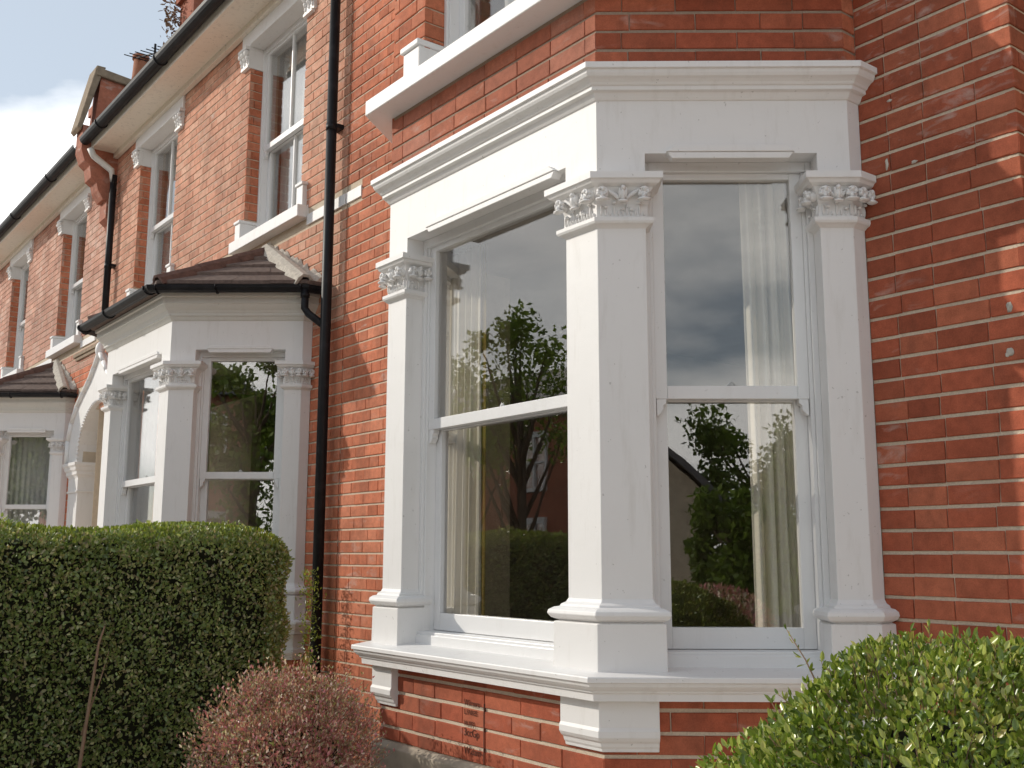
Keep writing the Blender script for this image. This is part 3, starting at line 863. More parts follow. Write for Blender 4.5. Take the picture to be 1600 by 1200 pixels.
def bay_roof(house, xo, dz):
    """tiled lean-to roof over a single-storey bay, with gutter"""
    z = lambda a: a+dz
    zt = z(2.215); ztop = z(2.665)
    ev = offset(bay_path(xo), .15)
    # eave corners from right wall to left wall
    R0 = np.array([ev[5][0], P]); R1 = np.array(ev[4]); R2 = np.array(ev[3]); R3 = np.array(ev[2]); R4 = np.array(ev[1]); R5 = np.array([ev[0][0], P])
    tR = np.array([xo-.19, P]); tL = np.array([xo-Wd+.19, P])       # ridge ends at the wall
    def slope(p0, p1, q0, q1, rows, cols, name='roof_tile'):
        """quad eave p0-p1, head q0-q1 (2D); tiles lap in rows"""
        e0 = np.array([*p0, zt]); e1 = np.array([*p1, zt]); h0 = np.array([*q0, ztop]); h1 = np.array([*q1, ztop])
        for r in range(rows):
            ta, tb = r/rows, min(1.0, (r+1.18)/rows)
            for c in range(cols):
                ca, cb = c/cols, (c+1)/cols
                g = .006
                def pt(t, c_): return (e0+(e1-e0)*c_)*(1-t)+(h0+(h1-h0)*c_)*t
                off = random.uniform(-.002, .003)
                A_, B_, C_, D_ = pt(ta, ca), pt(ta, cb), pt(tb, cb), pt(tb, ca)
                if np.linalg.norm(A_-B_) < .02: continue
                A_ = A_+(B_-A_)*g; D_ = D_+(C_-D_)*g
                up = np.array([0, 0, 1.0])
                lift = .026
                P8 = [A_+up*(.012+off), B_+up*(.012+off), C_, D_, A_+up*(.012+lift+off), B_+up*(.012+lift+off), C_+up*.012, D_+up*.012]
                m = MB(); m.hexa(P8); m.build(name, 'tile', house)
    # under-roof body
    m = MB()
    pts = [(*R0, zt-.03), (*R1, zt-.03), (*R2, zt-.03), (*R3, zt-.03), (*R4, zt-.03), (*R5, zt-.03), (*tL, ztop-.01), (*tR, ztop-.01)]
    pts += [(*R0, zt-.0), (*R1, zt-.0), (*R2, zt-.0), (*R3, zt), (*R4, zt), (*R5, zt)]
    m.add(pts, [(0, 1, 2, 3, 4, 5), (8, 9, 7), (9, 10, 7), (10, 11, 6, 7), (11, 12, 6), (12, 13, 6), (0, 8, 9, 1), (1, 9, 10, 2), (2, 10, 11, 3), (3, 11, 12, 4), (4, 12, 13, 5), (0, 5, 13, 6, 7, 8)])
    m.build('roof_boarding', 'tile', house)
    slope(R3, R2, tL, tR, 4, 6)
    slope(R2, R1, tR, tR+np.array([.001, 0]), 4, 4)
    slope(R1, R0, tR, tR+np.array([.001, 0]), 4, 1)
    slope(R4, R3, tL, tL+np.array([.001, 0]), 4, 4)
    # hip rolls
    def hip(a, b, mat, r=.055, nseg=3, ext=.02):
        a = np.array([*a, zt+.045]); b = np.array([*b, ztop+.03]); d = b-a
        for i in range(nseg):
            p, q = a+d*(i/nseg)+np.array([0, 0, .006*i]), a+d*((i+1.06)/nseg)+np.array([0, 0, .006*i])
            dd = (q-p)/np.linalg.norm(q-p); s_ = np.cross(dd, (0, 0, 1)); s_ /= np.linalg.norm(s_); u_ = np.cross(s_, dd)
            prof = [(-1.15, -.75), (-.85, .1), (-.35, .55), (.35, .55), (.85, .1), (1.15, -.75), (.9, -.8), (.3, .2), (-.3, .2), (-.9, -.8)]
            n = len(prof); m = MB()
            m.add([p+r*(x*s_+y*u_) for x, y in prof]+[q+r*.94*(x*s_+y*u_) for x, y in prof], [(i2, (i2+1) % n, n+(i2+1) % n, n+i2) for i2 in range(n)]+[tuple(range(n)), tuple(range(n, 2*n))[::-1]])
            m.build('hip_tile', mat, house, bevel=.003)
    hip(R2, tR, 'ridge')
    hip(R3, tL, 'ridge')
    # cement-bedded hip and fillet against the wall on the right
    hip(R1+np.array([-.01, -.01]), tR+np.array([.04, -.02]), 'cement', .062, 1)
    m = MB()
    a = np.array([R0[0]-.02, P-.03, zt+.05]); b = np.array([tR[0], P-.03, ztop+.04])
    n = 26
    rr = random.Random(3)
    top = [a+(b-a)*i/n+np.array([0, 0.025, .05+rr.uniform(-.025, .03)]) for i in range(n+1)]
    bot = [a+(b-a)*i/n+np.array([0, -.045, -.03+rr.uniform(-.01, .01)]) for i in range(n+1)]
    bk = [a+(b-a)*i/n+np.array([0, .04, -.05]) for i in range(n+1)]
    m.add(top+bot+bk, [(i, i+1, n+2+i, n+1+i) for i in range(n)]+[(n+1+i, n+2+i, 2*n+3+i, 2*n+2+i) for i in range(n)]+[(2*n+2+i, 2*n+3+i, i+1, i) for i in range(n)]+[(0, n+1, 2*n+2), (n, 3*n+2, 2*n+1)])
    m.build('mortar_fillet', 'cement', house)
    m = MB(); m.tube([(*tL, ztop+.01), (*tR, ztop+.01)], .035, 8); m.build('flashing', 'cement', house)
    # gutter
    gp = offset(bay_path(xo), .165)
    gp = [(gp[0][0], P-.01)]+gp[1:5]+[(gp[5][0], P-.01)]
    zc_ = zt-.012; r = .044; prof = []
    for t in np.linspace(math.pi, 0, 8): prof.append((r*math.cos(t), -r*1.05*math.sin(t)))
    inner = [(a*.86, b*.86+.002) for a, b in prof[::-1]]
    m = MB(); m.sweep(gp, [(a+.02, zc_+b) for a, b in prof+inner])
    base = offset(bay_path(xo), .185)
    for i, j in ((1, 2), (2, 3), (3, 4)):
        A0 = np.array(base[i]); A1 = np.array(base[j]); dd = A1-A0; Ln = np.linalg.norm(dd); dd /= Ln; nn = np.array([dd[1], -dd[0]])
        for s_ in ([.04, .42*Ln, Ln-.04] if Ln > 1 else [.06, Ln-.06]):
            q = A0+dd*s_
            m.tube([(*(q+nn*(r*1.12*math.cos(t))), zc_-r*1.2*math.sin(t)) for t in np.linspace(0, math.pi, 9)], .006, 6)
    m.build('bay_gutter', 'black', house)
    # outlet to the downpipe
    if xo > -6:
        g0 = base[4]
        m = MB(); m.tube([(g0[0]+.0, g0[1]-.02, zc_-.03), (g0[0]+.0, g0[1]-.02, zc_-.16), (g0[0]+.02, g0[1]+.0, zc_-.20), (-3.53, P-.075, zc_-.30)], .026, 10)
        m.tube([(g0[0], g0[1]-.02, zc_-.06), (g0[0], g0[1]-.02, zc_-.085)], .032, 10)
        m.build('gutter_outlet', 'black', house)

def downpipe(house, x, y, z0, z1, r=.042, colls=(), weed=False, mat='black'):
    m = MB(); m.tube([(x, y, z0), (x, y, z1)], r, 16)
    p = m.build('downpipe', mat, house)
    for c in colls:
        m = MB(); m.tube([(x, y, c), (x, y, c+.05)], r*1.10, 16); m.box(x-r*1.3, x+r*1.3, y+r*.5, P-.001, c+.015, c+.045)
        m.build('pipe_collar', mat, p)
    return p

# ---- house 1 (near, right)
H1 = thing('terraced_house', (0, P, -1.3), 'near red brick house with the big white painted two-storey bay on the right', 'house', 'terraced houses')
X1a, X1b = -3.40, 1.152
hl1 = [(-Wd-BX+.14, BX-.14, -.75, 2.03), (-Wd-BX+.14, BX-.14, 2.12, 4.7)]
w1 = house_shell(H1, X1a, X1b-.0075, hl1)
rooms(H1, X1a, X1b-.03)
bs1 = BrickSet()
def rperps(k):
    return [.684, .825, 1.01] if k % 5 else [.70, .825, .985]
bs1.courses(WALL, BX, X1b, -.9, 4.5, w1, mat='brick_dark_and_shade', perps=rperps, gap=.012)
bs1.courses(WALL, X1a, -Wd-BX, -.9, 4.6, w1, holes=[(-3.40, -3.2, 2.70, 2.78)], gap=.011)
# recessed porch side beyond the right corner
RET = Frame((X1b, P), (0, 1), (1, 0))
m = MB(); m.box(X1b-.25, X1b-.006, P+.007, 2.4, -1.3, 4.7)
wr = m.build('porch_side_wall', 'mortar', H1)  # faced with bricks below
bs1.courses(RET, 0.0, 1.6, -.9, 4.6, wr, mat='brick_dark_and_shade', gap=.012)
m = MB(); m.box(X1b-.0059, 2.36, 2.4, 2.6, -1.3, 4.7); m.build('porch_back_wall', 'cream', H1)
m = MB(); m.box(X1b+.10, 2.26, 2.33, 2.398, -1.2, 1.15); m.build('front_door', 'black', H1, bevel=.006)
m = MB(); m.box(X1b-.0059, 2.36, P+.3, 2.399, 2.78, 2.88); m.build('porch_ceiling', 'cream', H1)
m = MB(); m.box(X1b-.0059, 2.36, P+.012, P+.30, 2.78, 4.745); m.box(2.3605, 4.4, P+.012, P+.30, -1.3, 4.745); m.box(2.3605, 2.6, P+.301, 2.6, -1.3, 2.88); w1b = m.build('wall', 'mortar', H1)
bs1.courses(WALL, X1b+.001, 2.36, 2.78, 4.6, w1b); bs1.courses(WALL, 2.36, 4.4, -.9, 4.6, w1b)
bay1 = build_bay(H1, 0.0, 0.0, 2, upper=True)
bay_inside(H1, 0.0, 0, 1.9, -.20)
# brick base under the sill
base1 = bay_base(H1, bs1, 0.0, 0.0)
A1, B1, L1, S1, T1 = bay_frames(0.0)
def aperps(k):
    r = random.Random(k*5+3); o = .05 if k % 2 else .15
    return [-Wd+.10+.225*i+o+r.uniform(-.01, .01) for i in range(8)]+[-.062]
bs1.courses(A1, -Wd+.004, -.0, -.452, -.138, base1, mat='brick_dark_and_shade', perps=lambda k: [-1.297, -1.15, -.975, -.826, -.679, -.50, -.33, -.13] if k % 2 else [-1.33, -1.2, -1.03, -.826, -.679, -.46, -.22], gap=.013)  # sill shadow put into the colour: darker brick than the rest
bs1.courses(B1, 0.0, Bl, -.452, -.138, base1, mat='brick_dark_and_shade', gap=.013, bond='st')  # same darkened brick, shade beneath the sill in its colour
bs1.courses(S1, 0.0, P-BY, -.452, -.138, base1, gap=.013)
bs1.courses(L1, 0.0, Bl, -.452, -.138, base1, gap=.013)
m = MB(); m.sweep(bay_path(0.0), [(-.02, -1.3), (.035, -1.3), (.035, -.475), (.012, -.455), (-.02, -.455)])
m.build('plinth', 'stone', H1, bevel=.004)
# upper storey of the bay
ubh = [(-1.19, -.28, 2.52, 4.2)]
m = MB()
pw = bay_path(0.0)
m.sweep(pw, [(-.006, 2.121), (-.006, 2.442), (-.15, 2.442), (-.15, 2.121)])
uw = m.build('upper_bay_wall', 'mortar_dark', H1)
m = MB()
for F, a, b in ((A1, -Wd+.006, -1.198), (A1, -.28, -.006), (B1, .006, .18), (B1, .78, Bl-.004), (L1, .006, .18), (L1, .78, Bl-.004)):
    m.fbox(F, a, b, -.15, -.006, 2.5204, 4.3)
m.sweep(pw, [(-.006, 4.3005), (-.006, 4.75), (-.15, 4.75), (-.15, 4.3005)])
m.sweep(pw[4:], [(-.006, 2.5204), (-.006, 4.3), (-.10, 4.3), (-.10, 2.5204)])
m.sweep(pw[:2], [(-.006, 2.5204), (-.006, 4.3), (-.10, 4.3), (-.10, 2.5204)])
uw2 = m.build('upper_bay_pier', 'mortar', H1)
bs1.courses(A1, -Wd, -.0, 2.121, 2.438, uw, mat='brick_worn', perps=lambda k: [-Wd+.10, -1.13, -.93, -.70, -.48, -.27, -.062], gap=.010, phase=2.201-COURSE*30+.0)
bs1.courses(B1, 0.0, Bl, 2.121, 2.438, uw, mat='brick_dark_and_shade', perps=lambda k: [.12, .38, .62, .78] if k % 2 else [.10, .30, .52, .74], gap=.012, phase=2.201-COURSE*30)
bs1.courses(S1, 0.0, P-BY, 2.121, 2.438, uw, gap=.012, phase=2.201-COURSE*30)
bs1.courses(L1, 0.0, Bl, 2.121, 2.438, uw, gap=.012)
bs1.courses(A1, -Wd, -1.19, 2.53, 4.29, uw2, gap=.010)
bs1.courses(A1, -.28, 0.0, 2.53, 4.29, uw2, gap=.010)
bs1.courses(S1, 0.0, P-BY, 2.53, 4.29, uw2, gap=.010)
bs1.courses(L1, 0.0, .18, 2.53, 4.29, uw2, gap=.010)
bs1.courses(B1, 0.0, .18, 2.53, 4.29, uw2, gap=.010)
bs1.courses(B1, .78, Bl, 2.53, 4.29, uw2, gap=.010)
bs1.courses(L1, .78, Bl, 2.53, 4.29, uw2, gap=.010)
# brick reveal beside the upper window
RV = Frame((-1.19, 0), (0, 1), (1, 0))
bs1.courses(RV, 0.0, .12, 2.735, 4.29, uw2, gap=.010, depth=.02)
m = MB()
m.sweep(pw, [(-.16, 2.4395), (.115, 2.4385), (.118, 2.442), (.118, 2.512), (.112, 2.516), (0, 2.520), (-.16, 2.5202)])
us1 = m.build('upper_sill', 'white', H1, bevel=.003)
m = MB(); m.fbox(A1, -1.33, -1.189, -.12, .03, 2.5204, 2.70); m.fbox(A1, -1.34, -1.182, -.12, .044, 2.70, 2.73)
m.build('sill_block', 'white', H1, bevel=.006)
sash_window(A1, -1.19, -.28, 2.522, 4.3, 3.4, .12, H1, 'glass', simple=True)
sash_window(B1, .18, .78, 2.522, 4.3, 3.4, .12, H1, 'glass', simple=True)
sash_window(L1, .18, .78, 2.522, 4.3, 3.4, .12, H1, 'glass', simple=True)
m = MB(); m.prism([(x, y) for x, y in offset(pw, .2)][::-1], 4.751, 4.85); m.build('upper_bay_roof', 'slate', H1)
inner = offset(pw, -.155); inner[0] = (inner[0][0], P+.27); inner[-1] = (inner[-1][0], P+.27)
m = MB(); m.prism(inner[::-1], 2.05, 2.075); m.prism(inner[::-1], 4.71, 4.74); m.build('upper_bay_floor', 'room', H1)
# white string course continuing past the pipe
m = MB(); m.fbox(WALL, -3.40, -3.2, -.03, .008, 2.702, 2.778); m.build('string_course', 'white', H1)
bs1.finish(300, w1)
eaves(H1, -3.40, -2.6)
m = MB(); m.box(-3.4, 3.8, .8, 5.2, 4.87, 4.95); m.build('roof_deck', 'slate', H1)

for u, zz, w, h in ((1.079, 1.13, .010, .016), (1.070, .985, .014, .013), (1.062, .978, .007, .009), (.675, 1.735, .006, .022), (.783, 1.712, .012, .006), (.70, 1.97, .012, .005)):
    m = MB(); m.blob(WALL(u, .001, zz), ((w, 0, 0), (0, .0025, 0), (0, 0, h)), 9, 6, .25); m.build('paint_splash', 'cement', w1)
# stamped bricks with faint lettering
def lettering(txt, u, zz, size, shear=0.0):
    cu = bpy.data.curves.new('lettering', 'FONT'); cu.body = txt; cu.size = size; cu.extrude = .0004; cu.space_character = 0.95; cu.shear = shear
    cu.materials.append(MT['ink'])
    o = bpy.data.objects.new('brick_lettering', cu); COL.objects.link(o)
    dg = bpy.context.evaluated_depsgraph_get(); me = bpy.data.meshes.new_from_object(o.evaluated_get(dg))
    bpy.data.objects.remove(o)
    ob = bpy.data.objects.new('brick_lettering', me); COL.objects.link(ob)
    ob.parent = base1; w = Vector(A1(u, .0025, zz)); WORLD[ob] = w
    ob.location = w-WORLD[base1]; ob.rotation_euler = (math.radians(90), 0, 0)
lettering("Wimeru", -.815, -.243, .034)
lettering("L.FARES", -.815, -.277, .028)
lettering("W/FP/", -.815, -.322, .030)
lettering("3ccGp", -.815, -.358, .042)
lettering("W.dam-", -.815, -.425, .040, .2)
m = MB(); m.fbox(A1, -.683, -.678, -.01, .0022, -.45, -.225); m.build('cable_chase', 'ink', base1)

# ---- house 2
H2 = thing('terraced_house', (-6, P, -1.3), 'middle red brick house with a white single-storey bay under a brown tiled hipped roof', 'house', 'terraced houses')
X2a, X2b = -8.90, -3.415
XB2 = -4.4319
W21 = (-5.165, -4.125, 2.85, 4.56); W22 = (-7.965, -6.875, 2.85, 4.56)
hl2 = [(XB2-Wd-BX+.14, XB2+BX-.14, -.75, 1.98), W21, W22, (-8.89, -8.17, -1.3, 1.9)]
w2 = house_shell(H2, X2a, X2b, hl2)
rooms(H2, X2a, X2b)
bs2 = BrickSet()
hb2 = [(W21[0], W21[1], W21[2]-.09, W21[3]), (W22[0], W22[1], W22[2]-.09, W22[3]),
       (W21[0]-.155, W21[1]+.155, 4.56, 4.8), (W22[0]-.155, W22[1]+.155, 4.56, 4.8), (X2a, X2b, 2.70, 2.78)]
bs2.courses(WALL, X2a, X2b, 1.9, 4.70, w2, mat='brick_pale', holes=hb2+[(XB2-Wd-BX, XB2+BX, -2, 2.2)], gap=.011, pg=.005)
bs2.courses(WALL, XB2+BX, X2b, -1.2, 1.9, w2, gap=.011)
bs2.courses(WALL, X2a, XB2-Wd-BX, -1.2, 1.9, w2, gap=.011, holes=[(-9, -7.76, -2, 2.3)])
for a in (W21, W22):
    R_ = Frame((a[0], P), (0, 1), (1, 0))
    bs2.courses(R_, 0, .12, a[2]+.193, a[3]-.193, w2, gap=.010, depth=.02)
bay2 = build_bay(H2, XB2, -.04, 1)
bay_inside(H2, XB2, 0, 1.9, -.24)
base2 = bay_base(H2, bs2, XB2, -.04)
for F_, a, b in zip(bay_frames(XB2), (-Wd, 0, 0, 0), (0, Bl, Bl, P-BY)): bs2.courses(F_, a, b, -1.2, -.178, base2)
bs2.finish(300, w2)
m = MB()
for a, b in ((W21[1]+.132, X2b), (W22[1]+.132, W21[0]-.092), (X2a+.25, W22[0]-.092)):
    m = MB(); m.fbox(WALL, a, b, -.03, .010, 2.702, 2.778); m.build('string_course', 'white', H2)
first_floor_window(H2, *W21)
first_floor_window(H2, *W22, bar=True)
eaves(H2, X2a+.12, X2b+.005)
bay_roof(H2, XB2, -.04)
dp = downpipe(H2, -3.528, P-.070, -1.3, 4.75, .036, (3.25, -.5))
downpipe(H2, -8.66, P-.07, 2.8, 4.45, .036, (3.4,))
# swan neck below the far eave
m = MB(); m.tube([(-8.66, .46, 4.70), (-8.66, .50, 4.62), (-8.66, P-.10, 4.50), (-8.66, P-.07, 4.36)], .036, 10); m.build('swan_neck', 'grey', H2)

# ---- house 3
H3 = thing('terraced_house', (-12, P, -1.3), 'farthest brick house, faded pink brick and pointed white porch arch at left', 'house', 'terraced houses')
X3a, X3b = -16.2, -8.905
XB3 = -10.45-.08
W31 = (-10.95, -9.90, 2.85, 4.56); W32 = (-13.72, -12.70, 2.85, 4.56)
hl3 = [(XB3-Wd-BX+.14, XB3+BX-.14, -.75, 1.98), W31, W32, (-9.40, -8.914, -1.3, 1.9)]
w3 = house_shell(H3, X3a, X3b, hl3)
rooms(H3, X3a, X3b-.0)
bs3 = BrickSet()
hb3 = [(W31[0], W31[1], 2.76, 4.56), (W32[0], W32[1], 2.76, 4.56), (W31[0]-.155, W31[1]+.155, 4.56, 4.8), (W32[0]-.155, W32[1]+.155, 4.56, 4.8), (X3a, X3b, 2.70, 2.78)]
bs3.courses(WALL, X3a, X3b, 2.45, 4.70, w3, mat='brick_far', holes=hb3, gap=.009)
bs3.courses(WALL, X3a, X3b, -1.2, 2.45, w3, mat='brick', holes=[(-9.76, X3b, -2, 2.2), (XB3-Wd-BX, XB3+BX, -2, 2.2)], gap=.009)
for a in (W31, W32):
    R_ = Frame((a[0], P), (0, 1), (1, 0))
    bs3.courses(R_, 0, .12, a[2]+.193, a[3]-.193, w3, gap=.010, depth=.02)
bay3 = build_bay(H3, XB3, -.04, 1)
bay_inside(H3, XB3, 0, 1.9, -.24)
base3 = bay_base(H3, bs3, XB3, -.04)
for F_, a, b in zip(bay_frames(XB3), (-Wd, 0, 0, 0), (0, Bl, Bl, P-BY)): bs3.courses(F_, a, b, -1.2, -.178, base3)
bs3.finish(0, w3)
for a, b in ((W31[1]+.132, X3b-.3), (W32[1]+.132, W31[0]-.092)):
    m = MB(); m.fbox(WALL, a, b, -.03, .010, 2.702, 2.778); m.build('string_course', 'white', H3)
first_floor_window(H3, *W31, bar=False)
first_floor_window(H3, *W32, bar=False)
eaves(H3, X3a, X3b-.12)
bay_roof(H3, XB3, -.04)
# moulded stone band over the porch arch
m = MB(); m.fbox(WALL, -9.95, -8.72, -.03, .035, 2.60, 2.64); m.fbox(WALL, -9.90, -8.72, -.03, .02, 2.56, 2.60); m.build('hood_band', 'coping', H3, bevel=.003)
# porch arch
m = MB()
cxa = -8.78
outer = [(-9.80, 1.36), (-9.80, 1.62), (-9.70, 1.82), (-9.52, 2.00), (-9.30, 2.13), (-9.10, 2.24), (-8.95, 2.36), (cxa, 2.50)]
inn = [(-9.42, 1.36), (-9.40, 1.55), (-9.33, 1.70), (-9.20, 1.82), (-9.08, 1.89), (-8.95, 1.94), (-8.86, 1.955), (cxa, 1.96)]
def both(c): return c+[(2*cxa-x, zz) for x, zz in c[::-1][1:]]
oo, ii = both(outer), both(inn)
for k in range(len(oo)-1):
    m.add([WALL(*t) for t in ((oo[k][0], .05, oo[k][1]), (oo[k+1][0], .05, oo[k+1][1]), (ii[k+1][0], .05, ii[k+1][1]), (ii[k][0], .05, ii[k][1]),
                              (oo[k][0], -.5, oo[k][1]), (oo[k+1][0], -.5, oo[k+1][1]), (ii[k+1][0], -.5, ii[k+1][1]), (ii[k][0], -.5, ii[k][1]))],
          [(0, 1, 2, 3), (7, 6, 5, 4), (0, 4, 5, 1), (3, 2, 6, 7)])
for k in range(len(oo)-1):    # raised outer roll
    m.tube([WALL(oo[k][0], .06, oo[k][1]), WALL(oo[k+1][0], .06, oo[k+1][1])], .030, 8)
for k in range(len(ii)-1):
    a, b = np.array(ii[k]), np.array(ii[k+1]); L_ = np.linalg.norm(b-a)
    for q in np.arange(.02, L_, .045):
        c = a+(b-a)*q/L_; m.blob(WALL(c[0], .055, c[1]+.012), ((.013, 0, 0), (0, .013, 0), (0, 0, .013)), 6, 4)
m.blob(WALL(cxa, .06, 2.52), ((.05, 0, 0), (0, .05, 0), (0, 0, .09)), 10, 8)
m.build('porch_arch', 'white', H3)
for xa, xb in ((-9.80, -9.40), (2*cxa+9.40, 2*cxa+9.80)):
    m = MB(); m.fbox(WALL, xa+.03, xb-.0, -.5, .03, -1.3, 1.24)
    m.build('porch_pier', 'white', H3, bevel=.004)
    m = MB(); m.sweep([WALL(xa+.03, -.5, 0)[:2], WALL(xa+.03, .03, 0)[:2], WALL(xb, .03, 0)[:2], WALL(xb, -.5, 0)[:2]], [(-.02, 1.02), (.012, 1.02), (.016, 1.04), (.004, 1.045), (.004, 1.18), (.012, 1.20), (.030, 1.22), (.03, 1.25), (.045, 1.27), (.05, 1.30), (.065, 1.32), (.065, 1.352), (-.02, 1.358)])
    m.build('impost', 'white', H3, bevel=.002)
m = MB(); m.box(-9.9, -7.6, P+1.2, P+1.3, -1.3, 2.6); m.box(-9.9, -9.42, P+.265, P+1.2, -1.3, 2.6); m.box(-9.42, -7.6, P+.51, P+1.2, 2.0, 2.1)
m.build('porch_lining', 'cream', H3)
# party-wall kneeler and gabled parapet at the eave
m = MB()
K = [(.60, 4.30), (.66, 4.20), (.70, 4.20), (.70, 4.0), (.76, 3.95), (P-.001, 3.85), (P-.001, 5.0), (.40, 5.0), (.40, 4.72), (.44, 4.60), (.50, 4.55), (.52, 4.42), (.58, 4.38)]
def prismx(m, poly, x0, x1):
    n = len(poly)
    m.add([(x0, y, z_) for y, z_ in poly]+[(x1, y, z_) for y, z_ in poly], [tuple(range(n)), tuple(range(n, 2*n))[::-1]]+[(i, (i+1) % n, n+(i+1) % n, n+i) for i in range(n)])
prismx(m, K, -9.02, -8.785)
prismx(m, [(.52, 5.001), (1.3, 5.001), (1.5, 5.55), (.56, 5.62)], -9.02, -8.80)
m.build('party_corbel', 'brick_worn', H3, 'stepped brick corbel and pier at the party wall')
m = MB(); prismx(m, [(.34, 4.97), (.38, 4.93), (.56, 5.62), (.60, 5.72), (.50, 5.72)], -9.06, -8.77)
prismx(m, [(.50, 5.60), (1.6, 5.5), (1.6, 5.58), (.50, 5.70)], -9.07, -8.76)
m.build('coping_stone', 'coping', H3, bevel=.01)

# chimneys behind the eaves
def chimney(house, x, y, w, d, z0, z1, pots, mat='brick_worn'):
    m = MB(); m.box(x-w/2, x+w/2, y-d/2, y+d/2, z0, z1); m.box(x-w/2-.05, x+w/2+.05, y-d/2-.05, y+d/2+.05, z1-.25, z1-.12); m.box(x-w/2-.09, x+w/2+.09, y-d/2-.09, y+d/2+.09, z1-.12, z1+.02)
    c = m.build('chimney_stack', mat, house, bevel=.006)
    for px, mt in pots:
        m = MB(); m.tube([(px, y, z1+.02), (px, y, z1+.12), (px, y, z1+.42)], .13, 14, r1=.10); m.tube([(px, y, z1+.40), (px, y, z1+.46)], .125, 14); m.build('chimney_pot', mt, c)
    return c
chimney(H3, -9.9, 2.1, .5, .5, 5.6, 7.75, [(-9.9, 'terracotta')])
chimney(H3, -13.4, 2.1, 1.0, .5, 5.6, 7.35, [(-12.55, 'terracotta'), (-13.55, 'cement')])
# aerial
m = MB()
ax, ay = -11.9, 2.1
m.tube([(ax, ay, 6.0), (ax, ay, 7.75)], .018, 6)
m.tube([(ax-.55, ay-.1, 7.72), (ax+.35, ay+.1, 7.55)], .012, 6)
for t in np.linspace(0, 1, 7):
    q = np.array([ax-.55+.9*t, ay-.1+.2*t, 7.72-.17*t]); m.tube([q+np.array([0, -.18, 0]), q+np.array([0, .18, 0])], .008, 5)
m.box(ax-.06, ax+.06, ay-.05, ay+.05, 7.15, 7.35)
tag(m.build('television_aerial', 'black', None), 'thin dark television aerial above the gutter against the sky', 'aerial')

# =================================================================== CURTAINS
# right-hand (canted) window of the near bay
curtain(B1, .575, .84, -.26, -.10, 1.88, 'white pleated curtain at the right of the near bay window, right-hand pane', folds=5.5, amp=.040, flare=.06)
curtain(B1, .80, .90, -.36, -.10, 1.88, 'narrow return of white curtain behind the near right pilaster', folds=2, amp=.02)
# front window, left side
curtain(A1, -1.70, -1.40, -.50, -.10, 1.88, 'cream curtain gathered at the left of the near bay front window', folds=5, amp=.030)
curtain(A1, -1.402, -1.375, -.50, -.10, 1.88, 'narrow gold lining edge of the cream curtain in the near bay', 'curtain_gold', folds=1, amp=.006)
curtain(A1, -1.30, -.2, -.55, 2.50, 4.25, 'white curtain in the upper window above the near bay', 'net', folds=14, amp=.02)
for (a, b, c_, d_), lb in ((W21, 'white curtain in the first-floor window nearest the black downpipe'), (W22, 'white curtain in the second first-floor window of the middle house'), (W31, 'white curtain in the first-floor window of the far house beside the party corbel'), (W32, 'white curtain in the leftmost first-floor window')):
    curtain(WALL, a+.02, b-.02, -.29, c_-.05, d_+.05, lb, 'net', folds=11, amp=.02)
A3, B3, L3, S3, T3 = bay_frames(XB3)
curtain(B3, .12, .86, -.26, -.15, 1.83, 'grey white net curtain across the canted window of the far bay', 'net', folds=12, amp=.014)
A2, B2, L2, S2, T2 = bay_frames(XB2)
curtain(A2, -1.42, -1.10, -.30, -.15, 1.83, 'pale curtain at the left of the middle bay front window', 'net', folds=4, amp=.02)

# =================================================================== PLANTS
def leaf_mesh(name, pts, nrm, size, mat, parent, aspect=2.0, fold=.25, upb=0.3, spread=0.6, kind='stuff', petal=6):
    """pts,nrm arrays; builds folded leaf blades as one mesh"""
    n = len(pts)
    d = nrm*upb + rng.normal(size=(n, 3))*spread + np.array([0, 0, upb])
    d /= np.linalg.norm(d, axis=1)[:, None]
    s_ = np.cross(d, rng.normal(size=(n, 3))*.8+nrm); s_ /= np.linalg.norm(s_, axis=1)[:, None]+1e-9
    u = np.cross(s_, d)
    sz = size*(0.6+0.8*rng.random(n))
    L = (sz)[:, None]; Wh = (sz/aspect/1.0)[:, None]*.5
    base = pts
    if petal == 6:
        mid1 = .35; mid2 = .72
        V = np.stack([base, base+d*L*mid1+s_*Wh+u*Wh*fold, base+d*L*mid2+s_*Wh*.8+u*Wh*fold*.8,
                      base+d*L-u*Wh*.3, base+d*L*mid2-s_*Wh*.8+u*Wh*fold*.8, base+d*L*mid1-s_*Wh+u*Wh*fold], 1)
        F_ = np.array([[0, 1, 2, 3], [0, 3, 4, 5]]); nv = 6
    else:
        V = np.stack([base, base+d*L*.5+s_*Wh, base+d*L, base+d*L*.5-s_*Wh], 1); F_ = np.array([[0, 1, 2, 3]]); nv = 4
    V = V.reshape(-1, 3)
    idx = (np.arange(n)[:, None, None]*nv+F_[None]).reshape(-1)
    me = bpy.data.meshes.new(name)
    c = (V.min(0)+V.max(0))/2
    me.vertices.add(len(V)); me.vertices.foreach_set('co', (V-c).astype(np.float32).ravel())
    nf = n*len(F_)
    me.loops.add(nf*4); me.loops.foreach_set('vertex_index', idx.astype(np.int32))
    me.polygons.add(nf); me.polygons.foreach_set('loop_start', np.arange(0, nf*4, 4, dtype=np.int32)); me.polygons.foreach_set('loop_total', np.full(nf, 4, dtype=np.int32))
    me.update(calc_edges=True); me.validate()
    me.materials.append(MT[mat])
    return place(name, me, c, parent, kind=kind)

def ndisp(p, f, a):
    return a*(np.sin(p[:, 0]*f+1.3*np.sin(p[:, 1]*f*.8))*np.sin(p[:, 1]*f*1.1+p[:, 2]*f*.9+1)+.6*np.sin(p[:, 2]*f*1.9+p[:, 1]*f*1.4))

